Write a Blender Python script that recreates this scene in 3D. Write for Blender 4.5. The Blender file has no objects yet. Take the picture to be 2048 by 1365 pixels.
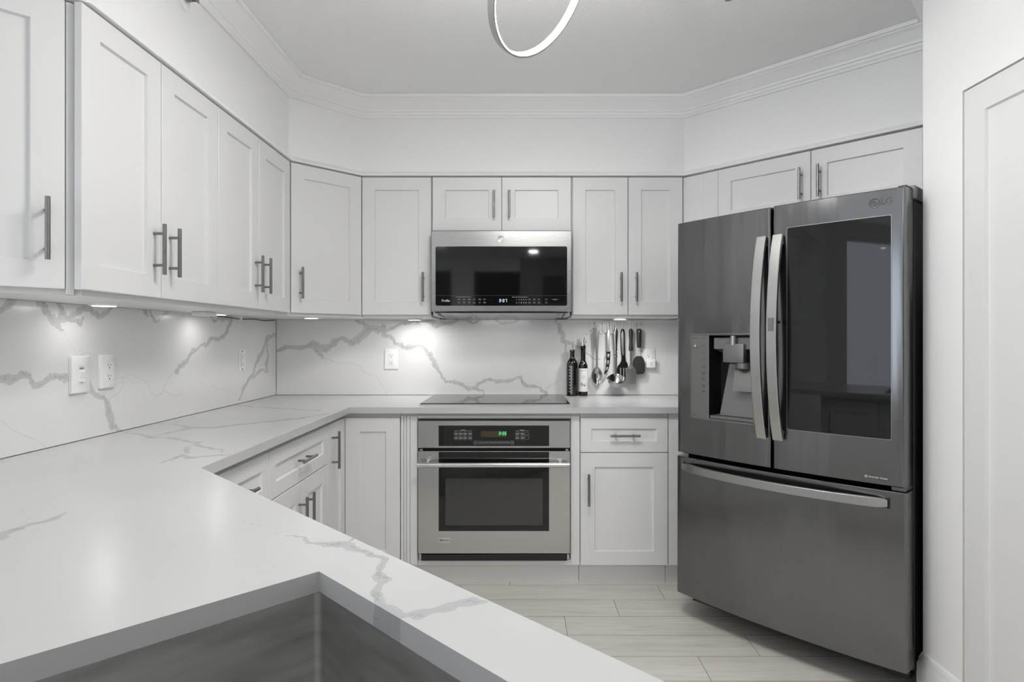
import bpy, bmesh, math, random
import numpy as np
from mathutils import Matrix, Vector

SC = bpy.context.scene
COL = SC.collection
rad = math.radians
random.seed(7)

# ------------------------------------------------------------------ camera
CAM_H = 1.26
cd = bpy.data.cameras.new('camera')
cam = bpy.data.objects.new('camera', cd)
COL.objects.link(cam)
cam.location = (0, 0, CAM_H)
cam.rotation_euler = (rad(90), 0, 0)
cd.sensor_width = 36.0
cd.lens = 1200 / 2048 * 36
cd.shift_x = -16 / 2048
cd.shift_y = -5.5 / 2048
cd.clip_start = 0.02
SC.camera = cam

# ------------------------------------------------------------------ colour management
SC.view_settings.view_transform = 'Standard'
SC.view_settings.look = 'None'
SC.view_settings.gamma = 1.0
SC.view_settings.use_curve_mapping = False
SC.view_settings.exposure = -0.43
SC.cycles.use_denoising = True
SC.cycles.diffuse_bounces = 6
SC.cycles.glossy_bounces = 6
SC.cycles.max_bounces = 10
SC.cycles.sample_clamp_indirect = 8.0
SC.cycles.caustics_reflective = False
SC.cycles.caustics_refractive = False

# ------------------------------------------------------------------ sky and lights
w = bpy.data.worlds.new('world')
SC.world = w
w.use_nodes = True
w.node_tree.nodes['Background'].inputs[0].default_value = (0.62, 0.78, 1.0, 1)
w.node_tree.nodes['Background'].inputs[1].default_value = 1.6

CEIL = 2.58

def area_light(name, loc, direction, sx, sy, power, color=(1, 1, 1), shape='RECTANGLE', spread=180):
    l = bpy.data.lights.new(name, 'AREA')
    l.shape = shape
    l.size = sx
    if shape in ('RECTANGLE', 'ELLIPSE'):
        l.size_y = sy
    l.energy = power
    l.color = color
    l.spread = rad(spread)
    o = bpy.data.objects.new(name, l)
    COL.objects.link(o)
    o.location = loc
    o.rotation_euler = Vector(direction).to_track_quat('-Z', 'Y').to_euler()
    return o

# daylight entering by the wide living-room window
area_light('daylight_side_window', (-3.36, -1.75, 1.25), (1, 0, 0), 2.35, 2.5, 50, (0.90, 0.95, 1.0))
# added unseen ceiling lights, filling the kitchen and the living room
FILL_DOWNLIGHTS = [(0.65, -0.2), (-1.15, -0.35), (0.6, -1.6), (-1.1, -1.8), (0.2, -2.6), (-1.8, -2.6)]
for i, (x, y) in enumerate(FILL_DOWNLIGHTS):
    area_light('fill_downlight', (x, y, CEIL - 0.012), (0, 0, -1), 0.13, 0.13, 1.0 if i < 2 else 10.0, (1, 0.98, 0.96), 'DISK')
# puck lights under the wall cabinets
PUCKS = [(-1.355, 1.955), (-1.36, 2.70), (-1.105, 3.18), (-0.61, 3.47), (0.56, 3.36), (-1.50, 1.44)]
for x, y in PUCKS:
    area_light('puck_lamp', (x, y, 1.3605), (0, 0, -1), 0.066, 0.066, (2.2 if x > 0 else 1.7) if y > 3.3 else 0.40, (1, 0.985, 0.96), 'DISK')

# added fill light below the microwave, brightening the backsplash
area_light('cooktop_fill', (-0.10, 3.40, 1.366), (0, 0.25, -1), 0.30, 0.05, 0.5)

# ------------------------------------------------------------------ materials
def new_mat(name):
    m = bpy.data.materials.new(name)
    m.use_nodes = True
    nt = m.node_tree
    return m, nt, nt.nodes['Principled BSDF']

def mat(name, base, rough=0.5, metal=0.0, spec=0.5, emit=None, strength=0.0, alpha=None, trans=0.0, coat=0.0):
    m, nt, b = new_mat(name)
    b.inputs['Base Color'].default_value = (*base, 1)
    b.inputs['Roughness'].default_value = rough
    b.inputs['Metallic'].default_value = metal
    b.inputs['Specular IOR Level'].default_value = spec
    b.inputs['Transmission Weight'].default_value = trans
    b.inputs['Coat Weight'].default_value = coat
    if emit:
        b.inputs['Emission Color'].default_value = (*emit, 1)
        b.inputs['Emission Strength'].default_value = strength
    return m

def N(nt, t, **kw):
    n = nt.nodes.new(t)
    for k, v in kw.items():
        setattr(n, k, v)
    return n

def math_node(nt, op, a, b=None, clamp=False):
    n = N(nt, 'ShaderNodeMath', operation=op, use_clamp=clamp)
    for i, v in enumerate((a, b)):
        if v is None:
            continue
        if isinstance(v, (int, float)):
            n.inputs[i].default_value = v
        else:
            nt.links.new(v, n.inputs[i])
    return n.outputs[0]

def ramp(nt, fac, stops, interp='LINEAR'):
    r = N(nt, 'ShaderNodeValToRGB')
    r.color_ramp.interpolation = interp
    el = r.color_ramp.elements
    while len(el) < len(stops):
        el.new(0.5)
    for e, (p, c) in zip(el, stops):
        e.position = p
        e.color = (c, c, c, 1) if isinstance(c, (int, float)) else (*c, 1)
    nt.links.new(fac, r.inputs[0])
    return r.outputs[0]

def bumpy(name, base, rough, scale, strength, dist=0.002, detail=3, spec=0.4):
    m, nt, b = new_mat(name)
    b.inputs['Base Color'].default_value = (*base, 1)
    b.inputs['Roughness'].default_value = rough
    b.inputs['Specular IOR Level'].default_value = spec
    tc = N(nt, 'ShaderNodeTexCoord')
    no = N(nt, 'ShaderNodeTexNoise')
    no.inputs['Scale'].default_value = scale
    no.inputs['Detail'].default_value = detail
    nt.links.new(tc.outputs['Object'], no.inputs['Vector'])
    bp = N(nt, 'ShaderNodeBump')
    bp.inputs['Strength'].default_value = strength
    bp.inputs['Distance'].default_value = dist
    nt.links.new(no.outputs['Fac'], bp.inputs['Height'])
    nt.links.new(bp.outputs['Normal'], b.inputs['Normal'])
    return m

def brushed(name, base, rough, scale, bump=0.12, var=0.06, wave=None):
    """brushed metal: noise stretched along the grain (scale = frequency per axis)"""
    m, nt, b = new_mat(name)
    b.inputs['Metallic'].default_value = 1.0
    tc = N(nt, 'ShaderNodeTexCoord')
    mp = N(nt, 'ShaderNodeMapping')
    mp.inputs['Scale'].default_value = scale
    nt.links.new(tc.outputs['Object'], mp.inputs['Vector'])
    no = N(nt, 'ShaderNodeTexNoise')
    no.inputs['Scale'].default_value = 1.0
    no.inputs['Detail'].default_value = 4
    nt.links.new(mp.outputs['Vector'], no.inputs['Vector'])
    c = ramp(nt, no.outputs['Fac'], [(0.25, tuple(v * (1 - var) for v in base)), (0.75, tuple(v * (1 + var) for v in base))])
    nt.links.new(c, b.inputs['Base Color'])
    r = N(nt, 'ShaderNodeMapRange')
    r.inputs['To Min'].default_value = rough * 0.85
    r.inputs['To Max'].default_value = rough * 1.2
    nt.links.new(no.outputs['Fac'], r.inputs['Value'])
    nt.links.new(r.outputs[0], b.inputs['Roughness'])
    bp = N(nt, 'ShaderNodeBump')
    bp.inputs['Strength'].default_value = bump
    bp.inputs['Distance'].default_value = 0.0006
    nt.links.new(no.outputs['Fac'], bp.inputs['Height'])
    nt.links.new(bp.outputs['Normal'], b.inputs['Normal'])
    if wave:                                         # slight waviness of the rolled sheet
        m2 = N(nt, 'ShaderNodeMapping')
        m2.inputs['Scale'].default_value = wave[:3]
        nt.links.new(tc.outputs['Object'], m2.inputs['Vector'])
        n2 = N(nt, 'ShaderNodeTexNoise')
        n2.inputs['Scale'].default_value = 1.0
        n2.inputs['Detail'].default_value = 1.5
        nt.links.new(m2.outputs['Vector'], n2.inputs['Vector'])
        b2 = N(nt, 'ShaderNodeBump')
        b2.inputs['Strength'].default_value = 1.0
        b2.inputs['Distance'].default_value = wave[3]
        nt.links.new(n2.outputs['Fac'], b2.inputs['Height'])
        nt.links.new(b2.outputs['Normal'], bp.inputs['Normal'])
    return m

def quartz(name, base, vein, strength, rough, spec=0.5):
    m, nt, b = new_mat(name)
    tc = N(nt, 'ShaderNodeTexCoord')
    no = N(nt, 'ShaderNodeTexNoise')
    no.inputs['Scale'].default_value = 55
    no.inputs['Detail'].default_value = 5
    nt.links.new(tc.outputs['Object'], no.inputs['Vector'])
    a = N(nt, 'ShaderNodeAttribute', attribute_name='vein')
    h = N(nt, 'ShaderNodeAttribute', attribute_name='hair')
    nz = math_node(nt, 'MULTIPLY', math_node(nt, 'SUBTRACT', no.outputs['Fac'], 0.5), 0.9)
    v = math_node(nt, 'ADD', a.outputs['Fac'], nz)
    fv = ramp(nt, math_node(nt, 'MULTIPLY', math_node(nt, 'ADD', v, 0.3), 0.6667, True),
              [(0.16, 0.0), (0.22, 0.85), (0.30, 0.68), (0.55, 0.74), (0.78, 0.80), (0.86, 1.35), (0.94, 0.9), (1.0, 0.9)])
    fh = ramp(nt, math_node(nt, 'ADD', h.outputs['Fac'], math_node(nt, 'MULTIPLY', nz, 0.6)), [(0.0, 0.0), (0.55, 0.62)])
    # fine dark cracks wandering inside the veins
    n3 = N(nt, 'ShaderNodeTexNoise')
    n3.inputs['Scale'].default_value = 11
    n3.inputs['Detail'].default_value = 5
    n3.inputs['Roughness'].default_value = 0.65
    nt.links.new(tc.outputs['Object'], n3.inputs['Vector'])
    cr = math_node(nt, 'SUBTRACT', 1.0, math_node(nt, 'DIVIDE', math_node(nt, 'ABSOLUTE', math_node(nt, 'SUBTRACT', n3.outputs['Fac'], 0.5)), 0.016), True)
    cr = math_node(nt, 'MULTIPLY', cr, ramp(nt, a.outputs['Fac'], [(0.12, 0.0), (0.35, 0.75)]))
    fv = math_node(nt, 'ADD', fv, cr)
    f = math_node(nt, 'MULTIPLY', math_node(nt, 'MAXIMUM', fv, fh), strength)
    n2 = N(nt, 'ShaderNodeTexNoise')
    n2.inputs['Scale'].default_value = 3.0
    n2.inputs['Detail'].default_value = 4
    nt.links.new(tc.outputs['Object'], n2.inputs['Vector'])
    cb = ramp(nt, n2.outputs['Fac'], [(0.35, tuple(c * 0.965 for c in base)), (0.62, base)])
    mx = N(nt, 'ShaderNodeMix', data_type='RGBA')
    nt.links.new(f, mx.inputs[0])
    nt.links.new(cb, mx.inputs[6])
    mx.inputs[7].default_value = (*vein, 1)
    nt.links.new(mx.outputs[2], b.inputs['Base Color'])
    b.inputs['Roughness'].default_value = rough
    b.inputs['Specular IOR Level'].default_value = spec
    return m

def plank_floor(name):
    m, nt, b = new_mat(name)
    geo = N(nt, 'ShaderNodeNewGeometry')
    sp = N(nt, 'ShaderNodeSeparateXYZ')
    nt.links.new(geo.outputs['Position'], sp.inputs[0])
    W, L = 0.1715, 1.0
    ry = math_node(nt, 'DIVIDE', math_node(nt, 'SUBTRACT', 3.06, sp.outputs[1]), W)
    row = math_node(nt, 'FLOOR', ry)
    fy = math_node(nt, 'FRACT', ry)
    ux = math_node(nt, 'ADD', math_node(nt, 'SUBTRACT', sp.outputs[0], 0.699), math_node(nt, 'MULTIPLY', row, 0.249))
    cx = math_node(nt, 'FLOOR', ux)
    fx = math_node(nt, 'FRACT', ux)
    # grout
    ey = math_node(nt, 'MULTIPLY', math_node(nt, 'MINIMUM', fy, math_node(nt, 'SUBTRACT', 1.0, fy)), W)
    ex = math_node(nt, 'MULTIPLY', math_node(nt, 'MINIMUM', fx, math_node(nt, 'SUBTRACT', 1.0, fx)), L)
    g = math_node(nt, 'LESS_THAN', math_node(nt, 'MINIMUM', ex, ey), 0.0012)
    cid = math_node(nt, 'ADD', math_node(nt, 'MULTIPLY', row, 7.31), math_node(nt, 'MULTIPLY', cx, 3.77))
    wn = N(nt, 'ShaderNodeTexWhiteNoise', noise_dimensions='1D')
    nt.links.new(cid, wn.inputs['W'])
    # grain
    cmb = N(nt, 'ShaderNodeCombineXYZ')
    nt.links.new(math_node(nt, 'ADD', math_node(nt, 'MULTIPLY', sp.outputs[0], 1.0), math_node(nt, 'MULTIPLY', wn.outputs['Value'], 40)), cmb.inputs[0])
    nt.links.new(math_node(nt, 'MULTIPLY', sp.outputs[1], 11.0), cmb.inputs[1])
    nt.links.new(math_node(nt, 'MULTIPLY', cid, 1.7), cmb.inputs[2])
    n1 = N(nt, 'ShaderNodeTexNoise')
    n1.inputs['Scale'].default_value = 2.2
    n1.inputs['Detail'].default_value = 7
    n1.inputs['Roughness'].default_value = 0.62
    n1.inputs['Distortion'].default_value = 0.9
    nt.links.new(cmb.outputs[0], n1.inputs['Vector'])
    n2 = N(nt, 'ShaderNodeTexNoise')
    n2.inputs['Scale'].default_value = 9
    n2.inputs['Detail'].default_value = 4
    nt.links.new(cmb.outputs[0], n2.inputs['Vector'])
    f = math_node(nt, 'ADD', math_node(nt, 'MULTIPLY', n1.outputs['Fac'], 0.75), math_node(nt, 'MULTIPLY', n2.outputs['Fac'], 0.25))
    c = ramp(nt, f, [(0.30, (0.54, 0.52, 0.47)), (0.46, (0.66, 0.638, 0.585)), (0.56, (0.70, 0.678, 0.628)), (0.68, (0.77, 0.755, 0.71))])
    tone = math_node(nt, 'ADD', 0.93, math_node(nt, 'MULTIPLY', wn.outputs['Value'], 0.10))
    hsv = N(nt, 'ShaderNodeHueSaturation')
    nt.links.new(c, hsv.inputs['Color'])
    nt.links.new(tone, hsv.inputs['Value'])
    mx = N(nt, 'ShaderNodeMix', data_type='RGBA')
    nt.links.new(g, mx.inputs[0])
    nt.links.new(hsv.outputs[0], mx.inputs[6])
    mx.inputs[7].default_value = (0.12, 0.115, 0.10, 1)
    nt.links.new(mx.outputs[2], b.inputs['Base Color'])
    b.inputs['Roughness'].default_value = 0.45
    return m

M = {}
M['wall'] = bumpy('wall_paint', (0.86, 0.86, 0.86), 0.62, 180, 0.03)
M['ceiling'] = bumpy('ceiling_texture', (0.90, 0.90, 0.90), 0.85, 100, 0.45, 0.004, 4, 0.2)
M['trim'] = mat('trim_gloss_paint', (0.86, 0.86, 0.86), 0.35)
M['cabinet'] = mat('cabinet_white_paint', (0.755, 0.755, 0.755), 0.36)
M['underside'] = mat('cabinet_underside', (0.80, 0.80, 0.79), 0.30)
M['nickel'] = brushed('brushed_nickel', (0.24, 0.237, 0.232), 0.30, (60, 60, 60), 0.04, 0.04)
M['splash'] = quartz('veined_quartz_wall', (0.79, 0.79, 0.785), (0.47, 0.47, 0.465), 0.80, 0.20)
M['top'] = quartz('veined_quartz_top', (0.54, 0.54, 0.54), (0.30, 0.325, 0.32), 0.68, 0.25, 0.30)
M['floor'] = plank_floor('wood_look_plank_tile')
M['steel'] = brushed('stainless_steel', (0.54, 0.54, 0.535), 0.25, (3, 3, 620), 0.15, 0.04)
M['steel_mw'] = brushed('microwave_steel', (0.36, 0.36, 0.357), 0.26, (3, 3, 620), 0.12, 0.04)
M['panel_trim'] = mat('panel_trim', (0.27, 0.27, 0.27), 0.3, 1.0)
M['steel_tool'] = mat('utensil_steel', (0.46, 0.46, 0.455), 0.17, 1.0)
M['emblem_grey'] = mat('emblem_grey', (0.07, 0.07, 0.07), 0.35, 0.5)
M['steel_plain'] = mat('polished_steel', (0.66, 0.66, 0.655), 0.16, 1.0)
M['steel_dull'] = brushed('satin_steel', (0.55, 0.55, 0.54), 0.30, (60, 60, 4), 0.05, 0.05)
M['dark_steel'] = brushed('black_stainless', (0.195, 0.195, 0.198), 0.17, (520, 520, 3), 0.05, 0.04, wave=(12, 12, 1.0, 0.006))
M['dark_steel_flat'] = mat('grey_satin_plastic', (0.20, 0.20, 0.20), 0.35, 0.6)
M['handle_steel'] = mat('handle_steel', (0.46, 0.46, 0.455), 0.28, 1.0)
M['sink'] = brushed('sink_steel', (0.48, 0.48, 0.47), 0.42, (6, 6, 40), 0.10, 0.22)
M['glass_black'] = mat('black_glass', (0.006, 0.006, 0.006), 0.04, 0.0, 0.5)
M['glass_cooktop'] = mat('cooktop_glass', (0.012, 0.012, 0.012), 0.05, 0.0, 0.5)
M['glass_panel'] = mat('smoked_glass_panel', (0.008, 0.008, 0.008), 0.03, 0.0, 0.42)
M['oven_window'] = mat('oven_window_mesh', (0.045, 0.045, 0.045), 0.16, 0.0, 0.5)
M['black'] = mat('black_plastic', (0.012, 0.012, 0.012), 0.45)
M['black_gloss'] = mat('black_gloss_plastic', (0.010, 0.010, 0.010), 0.18)
M['black_side'] = bumpy('black_textured_steel', (0.014, 0.014, 0.014), 0.5, 500, 0.2)
M['gap'] = mat('dark_gap', (0.02, 0.02, 0.02), 0.8)
M['rubber'] = mat('black_rubber', (0.022, 0.021, 0.020), 0.55)
M['white_plastic'] = mat('white_plastic', (0.88, 0.88, 0.88), 0.30)
M['slot'] = mat('socket_slot', (0.03, 0.03, 0.03), 0.6)
M['legend'] = mat('printed_legend', (0.62, 0.62, 0.62), 0.5)
M['legend_dim'] = mat('printed_legend_dim', (0.28, 0.28, 0.28), 0.5)
M['legend_dark'] = mat('printed_legend_dark', (0.07, 0.07, 0.07), 0.5)
M['green_led'] = mat('green_led', (0.0, 0.0, 0.0), 0.5, emit=(0.10, 1.0, 0.32), strength=1.6)
M['white_led'] = mat('white_led', (0.0, 0.0, 0.0), 0.5, emit=(0.72, 0.78, 1.0), strength=1.8)
M['amber'] = mat('amber_display', (0.045, 0.036, 0.014), 0.2)
M['display'] = mat('dark_display', (0.004, 0.004, 0.005), 0.1)
M['led_strip'] = mat('led_strip', (1, 1, 1), 0.5, emit=(1.0, 0.985, 0.96), strength=60.0)
M['led_out_fill'] = mat('led_out_fill_strip', (1, 1, 1), 0.5, emit=(1.0, 0.985, 0.96), strength=24.0)
M['led_down_fill'] = mat('led_down_fill_strip', (1, 1, 1), 0.5, emit=(1.0, 0.985, 0.96), strength=240.0)
M['lens_dim'] = mat('fill_downlight_lens', (1, 1, 1), 0.5, emit=(1.0, 0.97, 0.92), strength=2.5)
M['lens'] = mat('puck_lens', (1, 1, 1), 0.5, emit=(1.0, 0.97, 0.92), strength=4.0)
M['ring_metal'] = mat('ring_metal', (0.50, 0.50, 0.50), 0.38, 0.85)
M['bottle'] = mat('dark_bottle_glass', (0.008, 0.008, 0.007), 0.06, 0.0, 0.6)
M['label'] = mat('paper_label', (0.80, 0.80, 0.79), 0.6)
M['red'] = mat('berry_red', (0.32, 0.035, 0.05), 0.6)
M['pink'] = mat('berry_pink', (0.55, 0.25, 0.25), 0.6)
M['leaf'] = mat('leaf_dark', (0.035, 0.05, 0.035), 0.6)
M['hook'] = mat('white_hook', (0.82, 0.82, 0.81), 0.3)
M['brass'] = mat('dull_brass', (0.32, 0.28, 0.22), 0.35, 0.8)
M['window_frame'] = mat('window_frame_white', (0.75, 0.75, 0.75), 0.4)
M['art'] = bumpy('dark_canvas', (0.06, 0.06, 0.06), 0.7, 20, 0.2)
M['dark_wall'] = mat('grey_wall_paint', (0.30, 0.30, 0.30), 0.7)

def pane_material():
    m = bpy.data.materials.new('window_pane')
    m.use_nodes = True
    nt = m.node_tree
    nt.nodes.clear()
    o = N(nt, 'ShaderNodeOutputMaterial')
    mx = N(nt, 'ShaderNodeMixShader')
    mx.inputs[0].default_value = 0.06
    t = N(nt, 'ShaderNodeBsdfTransparent')
    g = N(nt, 'ShaderNodeBsdfGlossy')
    g.inputs['Roughness'].default_value = 0.02
    nt.links.new(t.outputs[0], mx.inputs[1])
    nt.links.new(g.outputs[0], mx.inputs[2])
    nt.links.new(mx.outputs[0], o.inputs[0])
    return m
M['pane'] = pane_material()

# ------------------------------------------------------------------ mesh helpers
class MB:
    """collects shapes in one bmesh"""
    def __init__(self):
        self.bm = bmesh.new()

    def loft(self, loops, close=True, cap0=True, cap1=True, ring=False):
        rows = [[self.bm.verts.new(p) for p in lp] for lp in loops]
        pairs = list(zip(rows, rows[1:]))
        if ring:
            pairs.append((rows[-1], rows[0]))
        for a, b in pairs:
            n = len(a)
            for i in range(n if close else n - 1):
                j = (i + 1) % n
                try:
                    self.bm.faces.new((a[i], a[j], b[j], b[i]))
                except ValueError:
                    pass
        if close and not ring:
            if cap0 and len(rows[0]) > 2:
                self.bm.faces.new(rows[0])
            if cap1 and len(rows[-1]) > 2:
                self.bm.faces.new(rows[-1])
        return self

    def box(self, x0, x1, y0, y1, z0, z1, bev=0.0, seg=1):
        if x0 > x1: x0, x1 = x1, x0
        if y0 > y1: y0, y1 = y1, y0
        if z0 > z1: z0, z1 = z1, z0
        v = [self.bm.verts.new((x, y, z)) for z in (z0, z1) for y in (y0, y1) for x in (x0, x1)]
        fs = [self.bm.faces.new([v[i] for i in q]) for q in
              ((0, 2, 3, 1), (4, 5, 7, 6), (0, 1, 5, 4), (2, 6, 7, 3), (0, 4, 6, 2), (1, 3, 7, 5))]
        if bev > 0:
            es = list({e for f in fs for e in f.edges})
            bmesh.ops.bevel(self.bm, geom=es, offset=bev, segments=seg, affect='EDGES', profile=0.5)
        return self

    def prism(self, poly, z0, z1):
        self.loft([[(x, y, z0) for x, y in poly], [(x, y, z1) for x, y in poly]])
        return self

    def slab_xz(self, poly, y0, y1):
        """outline in x,z with thickness along y"""
        self.loft([[(x, y0, z) for x, z in poly], [(x, y1, z) for x, z in poly]])
        return self

    def cyl(self, p0, p1, r, r2=None, seg=16, cap=True):
        p0, p1 = Vector(p0), Vector(p1)
        d = (p1 - p0).normalized()
        a = d.orthogonal().normalized()
        b = d.cross(a)
        r2 = r if r2 is None else r2
        def ring(p, q):
            return [p + (a * math.cos(t) + b * math.sin(t)) * q for t in (2 * math.pi * k / seg for k in range(seg))]
        self.loft([ring(p0, r), ring(p1, r2)], cap0=cap, cap1=cap)
        return self

    def tube(self, path, r, seg=8, closed=False):
        P = [Vector(p) for p in path]
        n = len(P)
        R = r if isinstance(r, (list, tuple)) else [r] * n
        loops = []
        t0 = (P[1] - P[0]).normalized()
        a = t0.orthogonal().normalized()
        for i in range(n):
            if closed:
                t = (P[(i + 1) % n] - P[i - 1]).normalized()
            else:
                t = (P[min(i + 1, n - 1)] - P[max(i - 1, 0)]).normalized()
            a = (a - t * a.dot(t)).normalized()
            b = t.cross(a)
            loops.append([P[i] + (a * math.cos(q) + b * math.sin(q)) * R[i] for q in (2 * math.pi * k / seg for k in range(seg))])
        self.loft(loops, ring=closed)
        return self

    def lathe(self, prof, cx=0, cy=0, seg=24):
        self.loft([[(cx + r * math.cos(t), cy + r * math.sin(t), z) for t in (2 * math.pi * k / seg for k in range(seg))] for r, z in prof])
        return self

    def ribbon(self, spine, half_w, half_t, wdir):
        """rectangular section swept along spine; wdir = width direction"""
        P = [Vector(p) for p in spine]
        wd = Vector(wdir)
        n = len(P)
        W = half_w if isinstance(half_w, (list, tuple)) else [half_w] * n
        loops = []
        for i in range(n):
            t = (P[min(i + 1, n - 1)] - P[max(i - 1, 0)]).normalized()
            nn = t.cross(wd).normalized()
            hw = W[i]
            c = min(0.002, half_t * 0.5)
            q = [(-hw + c, half_t), (hw - c, half_t), (hw, half_t - c), (hw, -half_t + c), (hw - c, -half_t), (-hw + c, -half_t), (-hw, -half_t + c), (-hw, half_t - c)]
            loops.append([P[i] + wd * u + nn * v for u, v in q])
        self.loft(loops)
        return self

    def shaker(self, u0, u1, z0, z1, yf=-0.021, yb=-0.001, stile=0.07, recess=0.010, mtx=None):
        def rect(y, i):
            return [(u0 + i, y, z0 + i), (u1 - i, y, z0 + i), (u1 - i, y, z1 - i), (u0 + i, y, z1 - i)]
        b = 0.0016
        n0 = len(self.bm.verts)
        self.loft([rect(yb, 0), rect(yf + b, 0), rect(yf, b), rect(yf, stile), rect(yf + recess, stile + 0.003)])
        if mtx is not None:
            self.bm.verts.ensure_lookup_table()
            bmesh.ops.transform(self.bm, matrix=mtx, verts=self.bm.verts[n0:])
        return self

ROOTM = {}

def props(o, label=None, cat=None, group=None, kind=None):
    if label: o['label'] = label
    if cat: o['category'] = cat
    if group: o['group'] = group
    if kind: o['kind'] = kind
    return o

def thing(name, label, cat, loc=(0, 0, 0), rz=0.0, group=None):
    o = bpy.data.objects.new(name, None)
    o.empty_display_size = 0.05
    COL.objects.link(o)
    o.location = loc
    o.rotation_euler = (0, 0, rad(rz))
    ROOTM[o.name] = Matrix.Translation(Vector(loc)) @ Matrix.Rotation(rad(rz), 4, 'Z')
    return props(o, label, cat, group)

def obj(name, mb, m, parent=None, world=False, smooth=35, label=None):
    """ONE mesh object; world=True: the shapes were given in room coordinates"""
    bm = mb.bm
    bmesh.ops.recalc_face_normals(bm, faces=bm.faces)
    me = bpy.data.meshes.new(name)
    bm.to_mesh(me)
    bm.free()
    if smooth:
        me.shade_smooth()
        me.set_sharp_from_angle(angle=rad(smooth))
    if m is not None:
        me.materials.append(m)
    o = bpy.data.objects.new(name, me)
    COL.objects.link(o)
    if parent is not None:
        o.parent = parent
        if world:
            root = parent
            while root.parent is not None:
                root = root.parent
            me.transform(ROOTM[root.name].inverted())
    if label:
        o['label'] = label
    return o

def obj_clusters(name, mb, m, parent, gap=0.018):
    """printed marks: one object for every cluster of marks that stands apart"""
    bm = mb.bm
    bm.verts.index_update()
    seen, isl = {}, []
    for v in bm.verts:
        if v in seen:
            continue
        st, grp = [v], []
        seen[v] = 1
        while st:
            a = st.pop()
            grp.append(a)
            for e in a.link_edges:
                b = e.other_vert(a)
                if b not in seen:
                    seen[b] = 1
                    st.append(b)
        isl.append(grp)
    box = [[min(v.co[i] for v in g) for i in range(3)] + [max(v.co[i] for v in g) for i in range(3)] for g in isl]
    lab = list(range(len(isl)))
    for i in range(len(isl)):
        for j in range(i):
            d = math.sqrt(sum(max(0, box[i][k] - box[j][k + 3], box[j][k] - box[i][k + 3]) ** 2 for k in range(3)))
            if d < gap and lab[i] != lab[j]:
                old, new = lab[i], lab[j]
                lab = [new if q == old else q for q in lab]
    bm.faces.ensure_lookup_table()
    for L in sorted(set(lab)):
        part = MB()
        mp = {}
        for i, g in enumerate(isl):
            if lab[i] == L:
                for v in g:
                    mp[v] = part.bm.verts.new(v.co)
        for f in bm.faces:
            if f.verts[0] in mp:
                part.bm.faces.new([mp[v] for v in f.verts])
        obj(name, part, m, parent)
    bm.free()

def struct(name, mb, m, parent=None, smooth=35):
    o = obj(name, mb, m, parent, smooth=smooth)
    o['kind'] = 'structure'
    return o

def text_part(name, s, size, loc, m, parent, rot=(90, 0, 0), align='CENTER', extrude=0.0003, shear=0.0, sx=1.0, bold=0.0):
    c = bpy.data.curves.new(name, 'FONT')
    c.body = s
    c.size = size
    c.align_x = align
    c.align_y = 'CENTER'
    c.extrude = extrude
    c.shear = shear
    c.offset = bold
    t = bpy.data.objects.new(name, c)
    COL.objects.link(t)
    dg = bpy.context.evaluated_depsgraph_get()
    me = bpy.data.meshes.new_from_object(t.evaluated_get(dg))
    bpy.data.objects.remove(t)
    bpy.data.curves.remove(c)
    me.name = name
    me.materials.clear()
    me.materials.append(m)
    o = bpy.data.objects.new(name, me)
    COL.objects.link(o)
    o.parent = parent
    o.location = loc
    o.rotation_euler = tuple(rad(a) for a in rot)
    o.scale = (sx, 1, 1)
    return o

SEG7 = {'3': 'abgcd', '6': 'afgedc', '7': 'abc'}
def seven_seg(mb, s, x, y, z, h, slant=0.12, pitch=None, tk=0.16):
    """seven-segment digits; x,z = lower left corner"""
    wd = h * 0.52
    pitch = pitch or h * 0.78
    t = h * tk
    for ch in s:
        if ch == ':':
            for f in (0.3, 0.66):
                mb.slab_xz([(x + slant * h * f, z + h * f), (x + t + slant * h * f, z + h * f), (x + t + slant * h * f, z + h * f + t), (x + slant * h * f, z + h * f + t)], y, y - 0.0006)
            x += pitch * 0.38
            continue
        bars = {'a': (0, h - t, wd, h), 'g': (0, h / 2 - t / 2, wd, h / 2 + t / 2), 'd': (0, 0, wd, t),
                'f': (0, h / 2, t, h), 'e': (0, 0, t, h / 2), 'b': (wd - t, h / 2, wd, h), 'c': (wd - t, 0, wd, h / 2)}
        for k in SEG7[ch]:
            a, b0, c, d0 = bars[k]
            g = t * 0.12
            mb.slab_xz([(x + a + g + slant * b0, z + b0 + g), (x + c - g + slant * b0, z + b0 + g), (x + c - g + slant * d0, z + d0 - g), (x + a + g + slant * d0, z + d0 - g)], y, y - 0.0006)
        x += pitch
    return mb

def rounded_rect(x0, x1, z0, z1, r, n=5):
    pts = []
    for cx, cz, a0 in ((x1 - r, z0 + r, -90), (x1 - r, z1 - r, 0), (x0 + r, z1 - r, 90), (x0 + r, z0 + r, 180)):
        for k in range(n + 1):
            a = rad(a0 + 90 * k / n)
            pts.append((cx + r * math.cos(a), cz + r * math.sin(a)))
    return pts

# ------------------------------------------------------------------ room shell
TH = 0.10
struct('floor', MB().box(-3.5, 2.7, -5.7, 3.9, -0.06, 0), M['floor'])
struct('ceiling', MB().box(-3.5, 2.7, -5.7, 3.9, CEIL, CEIL + 0.06), M['ceiling'])
struct('wall_back', MB().box(-1.60, 1.26, 3.664, 3.664 + TH, 0, CEIL), M['wall'])
struct('wall_left', MB().box(-1.598, -1.498, 1.70, 3.66, 0, CEIL), M['wall'])
# the left wall turns 45 degrees towards the living room
struct('wall_left_angled', MB().prism([(-1.505, 1.695), (-3.3, -0.10), (-3.4, -0.02), (-1.598, 1.78), (-1.598, 1.695)], 0, CEIL), M['wall'])
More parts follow.
